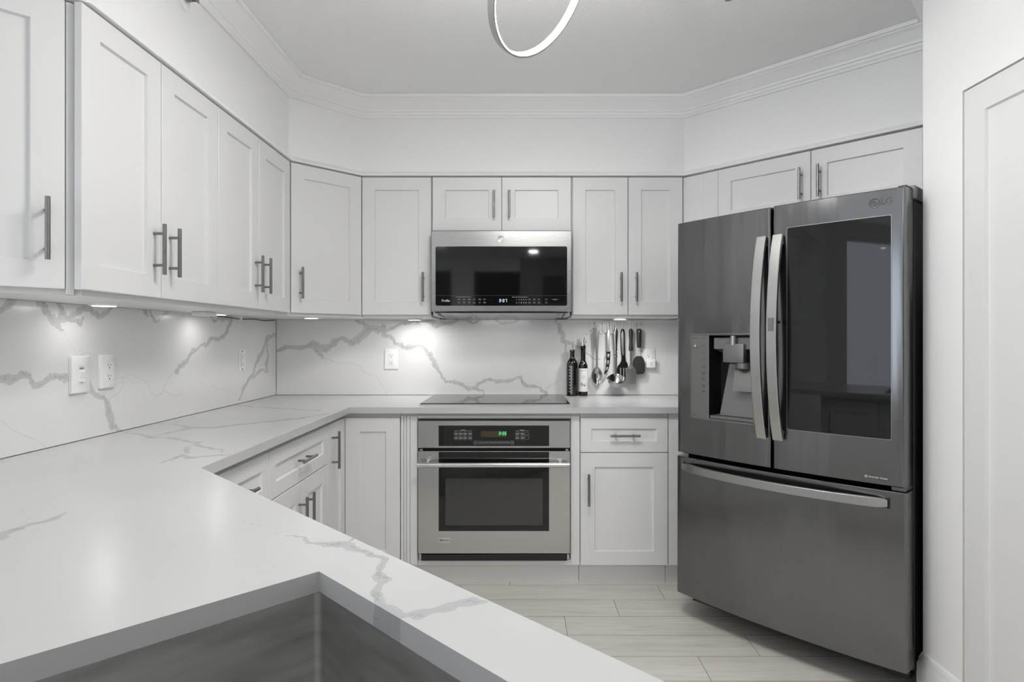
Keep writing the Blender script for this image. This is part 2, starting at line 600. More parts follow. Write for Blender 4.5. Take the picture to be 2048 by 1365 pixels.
# angled wall behind the refrigerator
struct('wall_right_angled', MB().prism([(1.26, 3.664), (2.35, 2.574), (2.42, 2.645), (1.33, 3.735)], 0, CEIL), M['wall'])
# short wall beside the refrigerator, with the flush pantry door
XP = 1.415
YZ = [(-3.29, 0), (-3.29, CEIL), (2.107, CEIL), (2.107, 0), (1.919, 0), (1.919, 2.051), (1.099, 2.051), (1.099, 0)]
mb = MB().loft([[(XP, y, z) for y, z in YZ], [(XP + 0.12, y, z) for y, z in YZ]])
mb.box(XP + 0.12, 2.1, 1.95, 2.107, 0, CEIL)
mb.prism([(XP + 0.001, 2.107), (1.74, 2.462), (2.1, 2.80), (2.1, 2.107)], 2.15, CEIL)
struct('wall_right', mb, M['wall'])
struct('wall_pantry', MB().box(2.1, 2.2, -3.3, 2.80, 0, CEIL), M['wall'])
# pantry door leaf (shaker), flush in its opening
door = struct('door_1', MB().shaker(0.0, 0.813, 0.008, 2.046, yf=0.0, yb=0.035, stile=0.085, recess=0.010,
              mtx=Matrix.Translation((XP + 0.002, 1.915, 0)) @ Matrix.Rotation(rad(-90), 4, 'Z')), M['cabinet'])
# living room behind the camera
struct('wall_far_left', MB().box(-3.40, -3.30, -3.3, -3.0, 0, CEIL).box(-3.40, -3.30, -0.50, -0.02, 0, CEIL)
       .box(-3.40, -3.30, -3.0, -0.50, 2.42, CEIL).box(-3.40, -3.30, -3.0, -0.50, 0, 0.05), M['wall'])
struct('wall_rear', MB().box(-3.40, -0.75, -3.40, -3.30, 0, CEIL).box(-0.75, 0.0, -3.40, -3.30, 2.35, CEIL), M['wall'])
struct('wall_rear_right', MB().box(0.0, 2.20, -3.40, -3.30, 0, CEIL), M['dark_wall'])
struct('wall_hallway', MB().box(-0.85, -0.75, -5.6, -3.401, 0, CEIL).box(0.0, 0.10, -5.6, -3.401, 0, CEIL).box(-0.85, 0.10, -5.7, -5.601, 0, CEIL), M['dark_wall'])
wf = struct('window_1', MB().box(-3.38, -3.32, -3.0, -2.94, 0.05, 2.42).box(-3.38, -3.32, -0.56, -0.50, 0.05, 2.42)
            .box(-3.38, -3.32, -1.78, -1.72, 0.05, 2.42).box(-3.38, -3.32, -2.94, -0.56, 0.05, 0.11).box(-3.38, -3.32, -2.94, -0.56, 2.36, 2.42), M['window_frame'])
struct('window_pane', MB().box(-3.352, -3.348, -2.94, -0.56, 0.11, 2.36), M['pane'], wf)

# soffit over the wall cabinets
SOF = [(-2.35, 0.424), (-1.164, 1.61), (-1.164, 3.02), (-0.874, 3.31), (0.908, 3.31), (1.735, 2.483)]
struct('wall_soffit', MB().prism(SOF + [(1.96, 2.70), (1.256, 3.662), (-1.496, 3.662), (-1.496, 1.70), (-2.62, 0.58)], 2.152, CEIL - 0.001), M['wall'])

def sweep_plan(path, prof, mb=None):
    """sweep a profile (out, z) along a plan path; 'out' points to the right of travel"""
    mb = mb or MB()
    P = [Vector(p) for p in path]
    loops = []
    for i in range(len(P)):
        d0 = (P[i] - P[i - 1]).normalized() if i else (P[1] - P[0]).normalized()
        d1 = (P[i + 1] - P[i]).normalized() if i + 1 < len(P) else d0
        n0, n1 = Vector((d0.y, -d0.x)), Vector((d1.y, -d1.x))
        m = (n0 + n1).normalized()
        k = 1.0 / max(0.2, m.dot(n1))
        loops.append([(P[i].x + m.x * o * k, P[i].y + m.y * o * k, z) for o, z in prof])
    mb.loft(loops)
    return mb

CROWN = [(0.0, 2.473), (0.010, 2.473), (0.011, 2.481), (0.016, 2.486), (0.018, 2.494), (0.018, 2.500), (0.024, 2.503), (0.025, 2.510),
         (0.030, 2.516), (0.036, 2.524), (0.044, 2.534), (0.054, 2.545), (0.062, 2.553), (0.067, 2.556), (0.068, 2.561), (0.079, 2.562), (0.080, 2.579), (0.0, 2.579)]
HID = [(1.748, 2.470), (1.425, 2.117)]
struct('trim_1', sweep_plan(SOF[:-1] + [(1.748, 2.470)] + HID[1:], CROWN), M['trim'], smooth=50)
RAIL = [(0.0, 2.1525), (0.021, 2.1525), (0.023, 2.155), (0.023, 2.160), (0.018, 2.166), (0.012, 2.169), (0.009, 2.175), (0.004, 2.179), (0.0, 2.180)]
struct('trim_2', sweep_plan(SOF[:-1] + [(1.725, 2.493)], RAIL), M['trim'], smooth=50)
BASE = [(0.0, 0.0), (0.017, 0.0), (0.017, 0.118), (0.014, 0.123), (0.014, 0.127), (0.012, 0.130), (0.012, 0.139), (0.009, 0.144), (0.007, 0.150), (0.003, 0.157), (0.0, 0.158)]
struct('baseboard_right', sweep_plan([(1.60, 2.2365), (XP, 2.107), (XP, 1.921)][::-1], [(-o, z) for o, z in BASE]), M['trim'], smooth=50)

# ------------------------------------------------------------------ quartz: vein fields
VEINS_LEFT = [
 [(1.712,1.337,0.0057),(1.732,1.342,0.0088),(1.746,1.355,0.014),(1.758,1.368,0.0129),(1.763,1.379,0.0133)],
 [(1.836,1.375,0.0048),(1.865,1.366,0.0137),(1.89,1.342,0.0164),(1.915,1.319,0.0158),(1.936,1.315,0.0129),(1.979,1.324,0.0136),(2.012,1.342,0.0141),(2.042,1.354,0.0123),(2.066,1.363,0.0121),(2.095,1.353,0.011),(2.133,1.347,0.0107),(2.166,1.359,0.0132),(2.199,1.372,0.0134),(2.226,1.382,0.0078)],
 [(1.936,1.379,0.0061),(1.953,1.353,0.0143),(1.963,1.334,0.0169),(1.946,1.32,0.0143)],
 [(1.979,1.313,0.005),(2.012,1.309,0.0102),(2.035,1.306,0.0086)],
 [(2.038,1.326,0.0046),(2.033,1.306,0.0113)],
 [(1.931,1.31,0.0124),(1.936,1.291,0.0082),(1.944,1.275,0.003)],
 [(2.343,1.379,0.0071),(2.374,1.361,0.0144),(2.397,1.348,0.0073)],
 [(2.406,1.374,0.0091),(2.416,1.359,0.0089),(2.433,1.339,0.0077),(2.46,1.33,0.0072),(2.491,1.343,0.0074),(2.533,1.374,0.0079)],
 [(2.863,1.37,0.0076),(2.919,1.36,0.0101),(2.993,1.352,0.0126),(3.06,1.354,0.014),(3.086,1.381,0.0164)],
 [(3.076,1.355,0.02),(3.065,1.324,0.0147),(3.049,1.29,0.0171),(3.018,1.268,0.012),(2.968,1.258,0.0124),(2.919,1.265,0.0122),(2.882,1.253,0.015),(2.849,1.229,0.0107),(2.782,1.221,0.0096),(2.719,1.208,0.0108),(2.678,1.175,0.0123),(2.638,1.148,0.0149),(2.611,1.127,0.0162),(2.604,1.112,0.0132),(2.57,1.108,0.0045)],
 [(3.649,1.278,0.0152),(3.569,1.278,0.0162),(3.519,1.251,0.0196),(3.492,1.216,0.0163),(3.451,1.177,0.0152),(3.418,1.149,0.0234),(3.379,1.122,0.0124),(3.341,1.079,0.015),(3.298,1.043,0.0141),(3.25,1.003,0.0111),(3.209,0.977,0.0157),(3.18,0.947,0.0068),(3.152,0.929,0.0033)],
 [(3.54,1.251,0.0139),(3.526,1.163,0.0137),(3.506,1.111,0.027),(3.506,1.082,0.0206)],
 [(3.341,1.051,0.0115),(3.392,1.054,0.013),(3.458,1.076,0.0063),(3.512,1.07,0.006),(3.547,1.059,0.0033)],
 [(1.619,1.141,0.0095),(1.712,1.144,0.0115),(1.737,1.144,0.013),(1.763,1.14,0.0132),(1.79,1.141,0.0134),(1.817,1.134,0.0136),(1.843,1.12,0.0122),(1.875,1.124,0.0115),(1.905,1.136,0.0119),(1.931,1.144,0.0112),(1.957,1.133,0.0163),(1.99,1.126,0.0166),(2.059,1.104,0.0124),(2.083,1.078,0.0157),(2.112,1.052,0.0114),(2.138,1.039,0.0119),(2.153,1.018,0.0139),(2.164,0.988,0.0189),(2.177,0.964,0.0205),(2.193,0.938,0.0168),(2.22,0.918,0.0092),(2.254,0.911,0.0037)],
]
HAIRS_LEFT = [
 [(1.944,1.275,0.0019),(1.961,1.255,0.0019),(1.981,1.242,0.0018)],
 [(2.562,1.106,0.0027),(2.526,1.087,0.0029),(2.501,1.062,0.0033),(2.498,1.039,0.0032),(2.466,1.022,0.0023),(2.439,1.022,0.0021),(2.413,1.043,0.0026),(2.394,1.071,0.0026),(2.368,1.09,0.0023),(2.346,1.104,0.0021),(2.313,1.114,0.002),(2.298,1.12,0.0019),(2.269,1.116,0.002),(2.246,1.11,0.0019),(2.212,1.118,0.0019),(2.188,1.131,0.002)],
 [(2.246,1.11,0.0028),(2.237,1.083,0.0027),(2.212,1.057,0.0023),(2.177,1.04,0.003),(2.159,1.033,0.0029)],
 [(1.712,1.025,0.0014),(1.722,1.017,0.0014),(1.763,0.991,0.0014),(1.799,0.963,0.0015),(1.821,0.952,0.0015),(1.845,0.943,0.0015),(1.865,0.932,0.0015),(1.88,0.917,0.0016)],
 [(2.012,1.2,0.0018),(2.035,1.207,0.0017),(2.059,1.209,0.0017),(2.095,1.195,0.0018)],
 [(2.501,1.045,0.0016),(2.562,1.019,0.0015),(2.6,1.011,0.0015),(2.638,1.016,0.0016)],
 [(1.981,1.242,0.0014),(2.001,1.213,0.0014)],
 [(2.849,1.034,0.0017),(2.968,1.01,0.0015),(3.124,0.966,0.0016)],
]
VEINS_BACK = [
 [(-1.484,1.19,0.0091),(-1.445,1.193,0.0152),(-1.399,1.202,0.0152),(-1.338,1.208,0.0183),(-1.293,1.214,0.0182),(-1.262,1.22,0.0213),(-1.217,1.208,0.0243),(-1.171,1.202,0.0243),(-1.141,1.217,0.0243),(-1.119,1.248,0.0213),(-1.08,1.251,0.0182),(-1.034,1.245,0.0213),(-0.989,1.248,0.0274),(-0.949,1.275,0.0274),(-0.922,1.312,0.0274),(-0.897,1.318,0.0243),(-0.861,1.312,0.0213),(-0.836,1.321,0.0274),(-0.806,1.287,0.0182),(-0.776,1.251,0.0152),(-0.745,1.227,0.0152),(-0.7,1.208,0.0152),(-0.654,1.214,0.0213),(-0.608,1.199,0.0152),(-0.563,1.178,0.0152),(-0.541,1.147,0.0182),(-0.523,1.123,0.0182),(-0.508,1.093,0.0122),(-0.493,1.053,0.0091),(-0.462,1.017,0.0122),(-0.426,0.992,0.0122),(-0.374,0.98,0.0152),(-0.335,0.965,0.0122),(-0.289,0.965,0.0122),(-0.259,0.956,0.0091),(-0.237,0.938,0.0061),(-0.219,0.907,0.003)],
 [(-1.01,1.373,0.0061),(-0.973,1.357,0.0122),(-0.937,1.333,0.0152),(-0.912,1.318,0.0182)],
 [(-0.806,1.312,0.0091),(-0.785,1.324,0.0152),(-0.739,1.339,0.0122),(-0.684,1.348,0.0122),(-0.639,1.363,0.0152),(-0.578,1.366,0.0183),(-0.532,1.354,0.0213),(-0.502,1.339,0.0182),(-0.441,1.348,0.0152),(-0.402,1.366,0.0122),(-0.335,1.373,0.0091),(-0.274,1.363,0.0091),(-0.243,1.373,0.0061)],
 [(-0.198,1.373,0.0061),(-0.152,1.366,0.0091),(-0.061,1.357,0.0091),(0.0,1.373,0.0061)],
 [(-1.262,1.211,0.0122),(-1.217,1.169,0.0152),(-1.192,1.144,0.0061)],
 [(-0.304,0.965,0.0061),(-0.268,0.962,0.0122),(-0.252,0.98,0.0122),(-0.219,0.992,0.0122),(-0.176,1.008,0.0122),(-0.137,1.001,0.0122),(-0.091,0.995,0.0122),(-0.055,1.008,0.0122),(-0.015,1.014,0.0091),(0.015,1.011,0.0122),(0.04,0.983,0.0122),(0.07,0.962,0.0122),(0.122,0.953,0.0091),(0.152,0.931,0.0183),(0.167,0.91,0.0091)],
 [(0.216,1.376,0.0122),(0.237,1.327,0.0152),(0.249,1.287,0.0152),(0.265,1.251,0.0152),(0.289,1.236,0.0122),(0.319,1.233,0.0122),(0.35,1.214,0.0122),(0.38,1.19,0.0091),(0.411,1.154,0.0061),(0.456,1.141,0.0061),(0.493,1.135,0.003)],
]
HAIRS_BACK = [
 [(-1.192,1.144,0.003),(-1.156,1.123,0.003),(-1.11,1.108,0.003),(-1.034,1.105,0.003),(-0.998,1.105,0.003),(-0.973,1.081,0.003),(-0.928,1.047,0.003),(-0.882,1.035,0.003),(-0.861,1.017,0.003),(-0.846,0.977,0.003),(-0.806,0.919,0.003)],
 [(0.167,0.959,0.0046),(0.182,0.971,0.003),(0.228,0.998,0.003),(0.268,1.014,0.0021)],
 [(0.38,1.19,0.0024),(0.426,1.175,0.0024),(0.532,1.105,0.0018)],
]
VEINS_TOP = [
 [(-1.452,2.22,0.005),(-1.371,2.151,0.0097),(-1.3,2.108,0.0153),(-1.228,2.076,0.0139),(-1.159,2.045,0.0129),(-1.09,1.996,0.0102),(-1.022,1.931,0.01),(-0.959,1.87,0.0117),(-0.906,1.837,0.0048)],
 [(-1.291,2.108,0.0122),(-1.284,2.185,0.0135),(-1.269,2.257,0.0172),(-1.266,2.32,0.0313),(-1.198,2.32,0.026),(-1.147,2.373,0.0226),(-1.093,2.428,0.0208),(-1.042,2.501,0.0209),(-0.946,2.579,0.0161),(-0.894,2.75,0.0089)],
 [(-1.259,2.307,0.0091),(-1.344,2.373,0.0099),(-1.418,2.414,0.0068),(-1.461,2.435,0.0045)],
 [(-1.472,3.099,0.0121),(-1.304,3.009,0.0124),(-1.153,2.945,0.0145),(-0.954,2.863,0.011)],
 [(-1.048,1.905,0.0081),(-1.03,1.845,0.008),(-0.998,1.774,0.0066),(-0.944,1.73,0.0146),(-0.92,1.752,0.0162),(-0.895,1.774,0.0152),(-0.869,1.782,0.0084)],
 [(-0.99,1.759,0.0135),(-0.99,1.709,0.0077),(-1.0,1.667,0.0058)],
 [(-1.084,1.987,0.003),(-1.033,1.887,0.0043)],
 [(-0.897,1.035,0.0149),(-0.903,1.062,0.0134),(-0.908,1.09,0.0115),(-0.914,1.113,0.0107),(-0.907,1.122,0.0146),(-0.901,1.138,0.0127),(-0.899,1.16,0.0077),(-0.902,1.183,0.0035)],
 [(-0.431,1.078,0.002),(-0.394,1.051,0.003),(-0.361,1.02,0.0062),(-0.336,1.008,0.011),(-0.293,1.005,0.0131),(-0.273,0.993,0.0108),(-0.241,0.966,0.0082),(-0.216,0.927,0.0073),(-0.205,0.887,0.0086),(-0.195,0.842,0.0091),(-0.191,0.809,0.0078),(-0.179,0.779,0.0075),(-0.164,0.758,0.0078),(-0.148,0.74,0.0108),(-0.13,0.74,0.0117),(-0.113,0.756,0.0098),(-0.096,0.769,0.0093),(-0.078,0.779,0.0084),(-0.059,0.785,0.0088),(-0.036,0.789,0.0074)],
 [(-0.293,1.0,0.0048),(-0.291,1.035,0.0038)],
]
HAIRS_TOP = [
 [(-0.534,1.144,0.0014),(-0.492,1.113,0.0015),(-0.431,1.078,0.0019)],
 [(-0.928,1.119,0.001),(-0.962,1.17,0.0008),(-1.004,1.21,0.0007)],
 [(-1.041,1.591,0.0023),(-1.005,1.567,0.0023)],
 [(-0.919,1.452,0.0018),(-0.874,1.417,0.0016),(-0.823,1.375,0.0019)],
 [(-1.495,1.821,0.003),(-1.412,1.774,0.003)],
 [(-0.281,0.982,0.0008),(-0.297,1.018,0.0009),(-0.288,1.03,0.0022)],
 [(-0.186,0.813,0.0011),(-0.177,0.794,0.0008),(-0.176,0.776,0.0008)],
 [(-0.148,0.74,0.002),(-0.119,0.754,0.0017),(-0.091,0.776,0.0018),(-0.065,0.785,0.0015)],
]


RNG = np.random.default_rng(3)
WAVES = [(RNG.uniform(-1, 1, 2), RNG.uniform(0, 6.28), f, a) for f, a in
         ((28, .0042), (41, .0036), (70, .0026), (97, .0020), (150, .0013), (210, .0010), (320, .0007)) for _ in (0, 1, 2)]

def wobble(P, amp=1.0):
    Q = P.copy()
    for i, (d, ph, f, a) in enumerate(WAVES):
        d = d / np.linalg.norm(d)
        s = np.sin(P @ d * f + ph) * a * amp
        Q[:, 0] += s * -d[1]
        Q[:, 1] += s * d[0]
    return Q

def field(P, lines, lo, amp=1.0):
    Q = wobble(P, amp)
    out = np.full(len(P), lo, float)
    for ln in lines:
        for (x0, y0, w0), (x1, y1, w1) in zip(ln, ln[1:]):
            mg = max(w0, w1) * (1 - lo) + 0.012
            sel = np.where((Q[:, 0] > min(x0, x1) - mg) & (Q[:, 0] < max(x0, x1) + mg) & (Q[:, 1] > min(y0, y1) - mg) & (Q[:, 1] < max(y0, y1) + mg))[0]
            if not len(sel):
                continue
            q = Q[sel]
            dx, dy = x1 - x0, y1 - y0
            t = np.clip(((q[:, 0] - x0) * dx + (q[:, 1] - y0) * dy) / (dx * dx + dy * dy + 1e-12), 0, 1)
            d = np.hypot(q[:, 0] - x0 - t * dx, q[:, 1] - y0 - t * dy)
            wv = np.maximum((w0 + (w1 - w0) * t) * 0.9, 0.0012)
            out[sel] = np.maximum(out[sel], 1 - d / wv)
    return out

def set_field(me, coords, veins, hairs, hair_min):
    a = me.attributes.new('vein', 'FLOAT', 'POINT')
    a.data.foreach_set('value', field(coords, veins, -0.8).astype(np.float32))
    hh = [[(x, y, max(wd, hair_min)) for x, y, wd in ln] for ln in hairs]
    a = me.attributes.new('hair', 'FLOAT', 'POINT')
    a.data.foreach_set('value', field(coords, hh, -0.8, 0.5).astype(np.float32))

def mesh_object(name, verts, faces, m):
    me = bpy.data.meshes.new(name)
    me.from_pydata(verts, [], faces)
    me.update()
    me.materials.append(m)
    o = bpy.data.objects.new(name, me)
    COL.objects.link(o)
    return o

def splash(name, a0, a1, z0, z1, to3d, flip, veins, hairs, step=0.0032):
    nu, nz = int((a1 - a0) / step), int((z1 - z0) / step)
    U, Z = np.linspace(a0, a1, nu + 1), np.linspace(z0, z1, nz + 1)
    co = np.array([(u, z) for z in Z for u in U])
    verts = [to3d(u, z, 0.0) for u, z in co]
    F = []
    for j in range(nz):
        b = j * (nu + 1)
        for i in range(nu):
            q = (b + i, b + i + 1, b + i + nu + 2, b + i + nu + 1)
            F.append(q[::-1] if flip else q)
    n = len(verts)
    back = [(a0, z0), (a1, z0), (a1, z1), (a0, z1)]
    verts += [to3d(u, z, 0.012) for u, z in back]
    c = [0, nu, n - 1, nz * (nu + 1)]
    for k in range(4):
        F.append((c[k], c[(k + 1) % 4], n + (k + 1) % 4, n + k))
    F.append((n, n + 1, n + 2, n + 3))
    o = mesh_object(name, verts, F, M['splash'])
    set_field(o.data, np.vstack([co, np.array(back)]), veins, hairs, 0.0022)
    return o

o = splash('backsplash', 1.702, 3.648, 0.9162, 1.3736, lambda u, z, t: (-1.484 - t, u, z), False, VEINS_LEFT, HAIRS_LEFT)
props(o, 'grey-veined white quartz backsplash with the light switch, along the long left wall', 'backsplash')
o = splash('backsplash', -1.482, 1.245, 0.9162, 1.3736, lambda u, z, t: (u, 3.65 + t, z), False, VEINS_BACK, HAIRS_BACK)
props(o, 'grey-veined white quartz backsplash on the back wall behind the cooktop', 'backsplash')

# countertop: one L-shaped slab with an angled peninsula and the sink cut-out
S2 = math.sqrt(0.5)
C0 = (-0.298, 0.890)                              # far corner of the sink cut-out
def pen(e1, e2): return (C0[0] + S2 * (e1 - e2), C0[1] - S2 * (e1 + e2))
def pen_e1(p): return ((p[0] - C0[0]) - (p[1] - C0[1])) * S2
def pen_e2(p): return (-(p[0] - C0[0]) - (p[1] - C0[1])) * S2
SINK_L, SINK_W = 0.70, 0.42
def clip(poly, fn):
    out = []
    for i in range(len(poly)):
        a, b = poly[i - 1], poly[i]
        fa, fb = fn(a), fn(b)
        if (fa >= 0) != (fb >= 0):
            t = fa / (fa - fb)
            out.append((a[0] + (b[0] - a[0]) * t, a[1] + (b[1] - a[1]) * t))
        if fb >= 0:
            out.append(b)
    return out
RUN_BACK = [(-1.484, 3.0), (0.94, 3.0), (1.24, 3.30), (1.24, 3.65), (-1.484, 3.65)]
RUN_LEFT = [(-1.484, 1.70), (-0.852, 1.602), (-0.852, 3.0), (-1.484, 3.0)]
PENIN = [(-1.767, 1.417), (-0.10, -0.25), (0.45, 0.30), (-0.852, 1.602), (-1.484, 1.70)]
pieces = [RUN_BACK, RUN_LEFT, clip(PENIN, lambda p: -pen_e2(p)), clip(PENIN, lambda p: pen_e2(p) - SINK_W),
          clip(clip(clip(PENIN, pen_e2), lambda p: SINK_W - pen_e2(p)), lambda p: -pen_e1(p)),
          clip(clip(clip(PENIN, pen_e2), lambda p: SINK_W - pen_e2(p)), lambda p: pen_e1(p) - SINK_L)]
def grid_pieces(pieces, step):
    verts, faces, idx = [], [], {}
    def vid(p):
        k = (round(p[0], 5), round(p[1], 5))
        if k not in idx:
            idx[k] = len(verts)
            verts.append(p)
        return idx[k]
    for poly in pieces:
        ar = sum(poly[i - 1][0] * poly[i][1] - poly[i][0] * poly[i - 1][1] for i in range(len(poly)))
        if ar < 0:
            poly = poly[::-1]
        xs, ys = [p[0] for p in poly], [p[1] for p in poly]
        edges = [(poly[i - 1], poly[i]) for i in range(len(poly))]
        fns = [(lambda p, a=a, b=b: (b[0] - a[0]) * (p[1] - a[1]) - (b[1] - a[1]) * (p[0] - a[0])) for a, b in edges]
        i0, i1 = math.floor(min(xs) / step), math.ceil(max(xs) / step)
        j0, j1 = math.floor(min(ys) / step), math.ceil(max(ys) / step)
        gx, gy = np.meshgrid(np.arange(i0, i1 + 1) * step, np.arange(j0, j1 + 1) * step)
        ins = np.ones(gx.shape, int)
        cnt = [((b[0] - a[0]) * (gy - a[1]) - (b[1] - a[1]) * (gx - a[0])) >= -1e-9 for a, b in edges]
        allin = np.logical_and.reduce(cnt)
        for j in range(gx.shape[0] - 1):
            for i in range(gx.shape[1] - 1):
                cell = [(gx[j, i], gy[j, i]), (gx[j, i + 1], gy[j, i + 1]), (gx[j + 1, i + 1], gy[j + 1, i + 1]), (gx[j + 1, i], gy[j + 1, i])]
                if allin[j, i] and allin[j, i + 1] and allin[j + 1, i] and allin[j + 1, i + 1]:
                    faces.append([vid(p) for p in cell])
                    continue
                if any(not (c[j, i] or c[j, i + 1] or c[j + 1, i] or c[j + 1, i + 1]) for c in cnt):
                    continue
                q = cell
                for f in fns:
                    q = clip(q, f)
                    if len(q) < 3:
                        break
                if len(q) >= 3:
                    ids = [vid(p) for p in q]
                    ids = [a for k, a in enumerate(ids) if a != ids[k - 1]]
                    if len(ids) >= 3 and len(set(ids)) == len(ids):
                        faces.append(ids)
    return verts, faces
TOP, SLAB = 0.914, 0.030
v2, fc = grid_pieces(pieces, 0.006)
nb = len(v2)
verts = [(x, y, TOP) for x, y in v2]
co = list(v2)
OUT = [(-1.484, 3.65), (1.24, 3.65), (1.24, 3.30), (0.94, 3.0), (-0.852, 3.0), (-0.852, 1.602), (0.45, 0.30), (-0.10, -0.25), (-1.767, 1.417), (-1.484, 1.70)]
HOLE = [pen(0, 0), pen(SINK_L, 0), pen(SINK_L, SINK_W), pen(0, SINK_W)]
def wall_strip(loop, bev=0.0015):
    n = len(loop)
    for k in range(n):
        a, b = Vector(loop[k]), Vector(loop[(k + 1) % n])
        m = max(1, int((b - a).length / 0.006))
        base = len(verts)
        for i in range(m + 1):
            p = a + (b - a) * (i / m)
            for z in (TOP, TOP - SLAB):
                verts.append((p.x, p.y, z))
                co.append((p.x, p.y))
        for i in range(m):
            q = base + 2 * i
            fc.append([q, q + 1, q + 3, q + 2])
wall_strip(OUT)
wall_strip(HOLE)
for pc in pieces:
    ids = []
    for p in pc:
        ids.append(len(verts))
        verts.append((p[0], p[1], TOP - SLAB))
        co.append(p)
    fc.append(ids)
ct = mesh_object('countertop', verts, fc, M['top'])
bmf = bmesh.new()
bmf.from_mesh(ct.data)
bmesh.ops.recalc_face_normals(bmf, faces=bmf.faces)
bmf.to_mesh(ct.data)
bmf.free()
set_field(ct.data, np.array(co), VEINS_TOP, HAIRS_TOP, 0.0022)
props(ct, 'white quartz countertop with soft grey veins wrapping the base cabinets and the sink peninsula', 'countertop')

# sink basin below the cut-out
sk = thing('kitchen_sink', 'dark brushed steel undermount sink set into the peninsula countertop', 'sink', (*C0, TOP - SLAB), -45)
# local x along the peninsula, local y away from the camera
mb = MB()
def srect(i, z, r):
    x0, x1, y0, y1 = -i, SINK_L + i, -SINK_W - i, i
    pts = []
    for cx, cy, a0 in ((x1 - r, y0 + r, -90), (x1 - r, y1 - r, 0), (x0 + r, y1 - r, 90), (x0 + r, y0 + r, 180)):
        for k in range(5):
            a = rad(a0 + 90 * k / 4)
            pts.append((cx + r * math.cos(a), cy + r * math.sin(a), z))
    return pts
mb.loft([srect(0.018, -0.0005, 0.012), srect(0.002, -0.0005, 0.010), srect(0.001, -0.205, 0.010), srect(-0.006, -0.225, 0.012), srect(-0.02, -0.230, 0.014),
         srect(-0.02, -0.232, 0.014), srect(0.003, -0.228, 0.012), srect(0.004, -0.003, 0.012), srect(0.018, -0.003, 0.012)], cap0=False, cap1=False, ring=True)
mb.loft([srect(-0.02, -0.2301, 0.014)], cap0=True, cap1=False)
obj('basin', mb, M['sink'], sk)
mb = MB().lathe([(0.045, -0.2295), (0.045, -0.2275), (0.038, -0.2275), (0.030, -0.2285), (0.0005, -0.2288)], SINK_L / 2, -SINK_W / 2)
obj('drain', mb, M['steel_plain'], sk)

# ------------------------------------------------------------------ cabinets
HANDLE_ME = {}
def place_handle(parent, x, z, vertical=True, length=0.16, yf=-0.021, mtx=None):
    me_key = length
    if me_key not in HANDLE_ME:
        h = length / 2
        p = h - 0.030
        mb = MB().cyl((0, -0.034, -h), (0, -0.034, h), 0.0060, seg=14)
        for s in (-p, p):
            mb.cyl((0, 0.0005, s), (0, -0.031, s), 0.0046, seg=12)
        o = obj('handle', mb, M['nickel'])
        HANDLE_ME[me_key] = o.data
        bpy.data.objects.remove(o)
    o = bpy.data.objects.new('handle', HANDLE_ME[me_key])
    COL.objects.link(o)
    o.parent = parent
    loc = Vector((x, yf, z))
    rz = 0.0
    if mtx is not None:
        loc = mtx @ loc
        rz = mtx.to_euler().z
    o.location = loc
    o.rotation_euler = (0, 0 if vertical else rad(90), rz)
    if not vertical and rz:
        o.rotation_mode = 'XYZ'
        o.matrix_local = Matrix.Translation(loc) @ Matrix.Rotation(rz, 4, 'Z') @ Matrix.Rotation(rad(90), 4, 'Y')
    o['label'] = 'brushed nickel bar handle'
    return o

HI, HZ = 0.040, 1.54          # handle inset from the door edge, height on the wall cabinets
UZ0, UZ1, UD0, UD1 = 1.374, 2.149, 1.389, 2.146

def add_door(root, name, u0, u1, z0, z1, hx=None, hz=None, vertical=True, length=0.16, stile=0.07, mtx=None):
    d = obj(name, MB().shaker(u0, u1, z0, z1, stile=stile, mtx=mtx), M['cabinet'], root)
    if hx is not None:
        place_handle(d, hx, hz, vertical, length, mtx=mtx)
    return d

def wall_cabinet(label, loc, rz, wd, depth, doors, z0=UZ0, z1=UZ1, group='white shaker wall cabinets'):
    root = thing('wall_cabinet', label, 'cabinet', (loc[0], loc[1], 0), rz, group)
    obj('carcass', MB().box(0, wd, 0, depth, z0, z1, 0.0008), M['cabinet'], root)
    for (u0, u1, hs) in doors:
        d0 = UD0 if z0 < 1.5 else z0 + 0.001
        hz = HZ if z0 < 1.5 else None
        hx = u1 - HI if hs == 'R' else u0 + HI
        add_door(root, 'door', u0, u1, d0, UD1, hx, hz if hz else (d0 + UD1) / 2 - 0.006, True, 0.16 if hz else 0.15)
    return root

# left, angled one next to the camera
A = Vector((-1.1925, 1.6013))
dv = Vector((S2, S2))
P0 = A - dv * 0.60
ra = thing('wall_cabinet', 'white shaker wall cabinet on the angled wall, cropped by the left edge of the photo', 'cabinet', (P0.x, P0.y, 0), 45, 'white shaker wall cabinets')
B_ = Vector((-1.576, 1.6013))
obj('carcass', MB().prism([(P0.x, P0.y), (A.x, A.y), (B_.x, B_.y), (B_.x - 0.424, B_.y - 0.424)], UZ0, UZ1), M['cabinet'], ra, world=True)
add_door(ra, 'door', 0.0, 0.5795, UD0, UD1, 0.5795 - HI, HZ, True)
obj('face_stile', MB().box(0.582, 0.600, -0.016, -0.0005, 1.3755, 2.146, 0.001), M['cabinet'], ra)
# left run
wall_cabinet('white two-door wall cabinet first in the left row, directly above the light switch', (-1.174, 1.606), 90, 0.687, 0.306, [(-0.027, 0.323, 'R'), (0.327, 0.685, 'L')])
wall_cabinet('white two-door wall cabinet second in the left row, beside the diagonal corner cabinet', (-1.174, 2.2945), 90, 0.724, 0.306, [(0.001, 0.357, 'R'), (0.360, 0.713, 'L')])
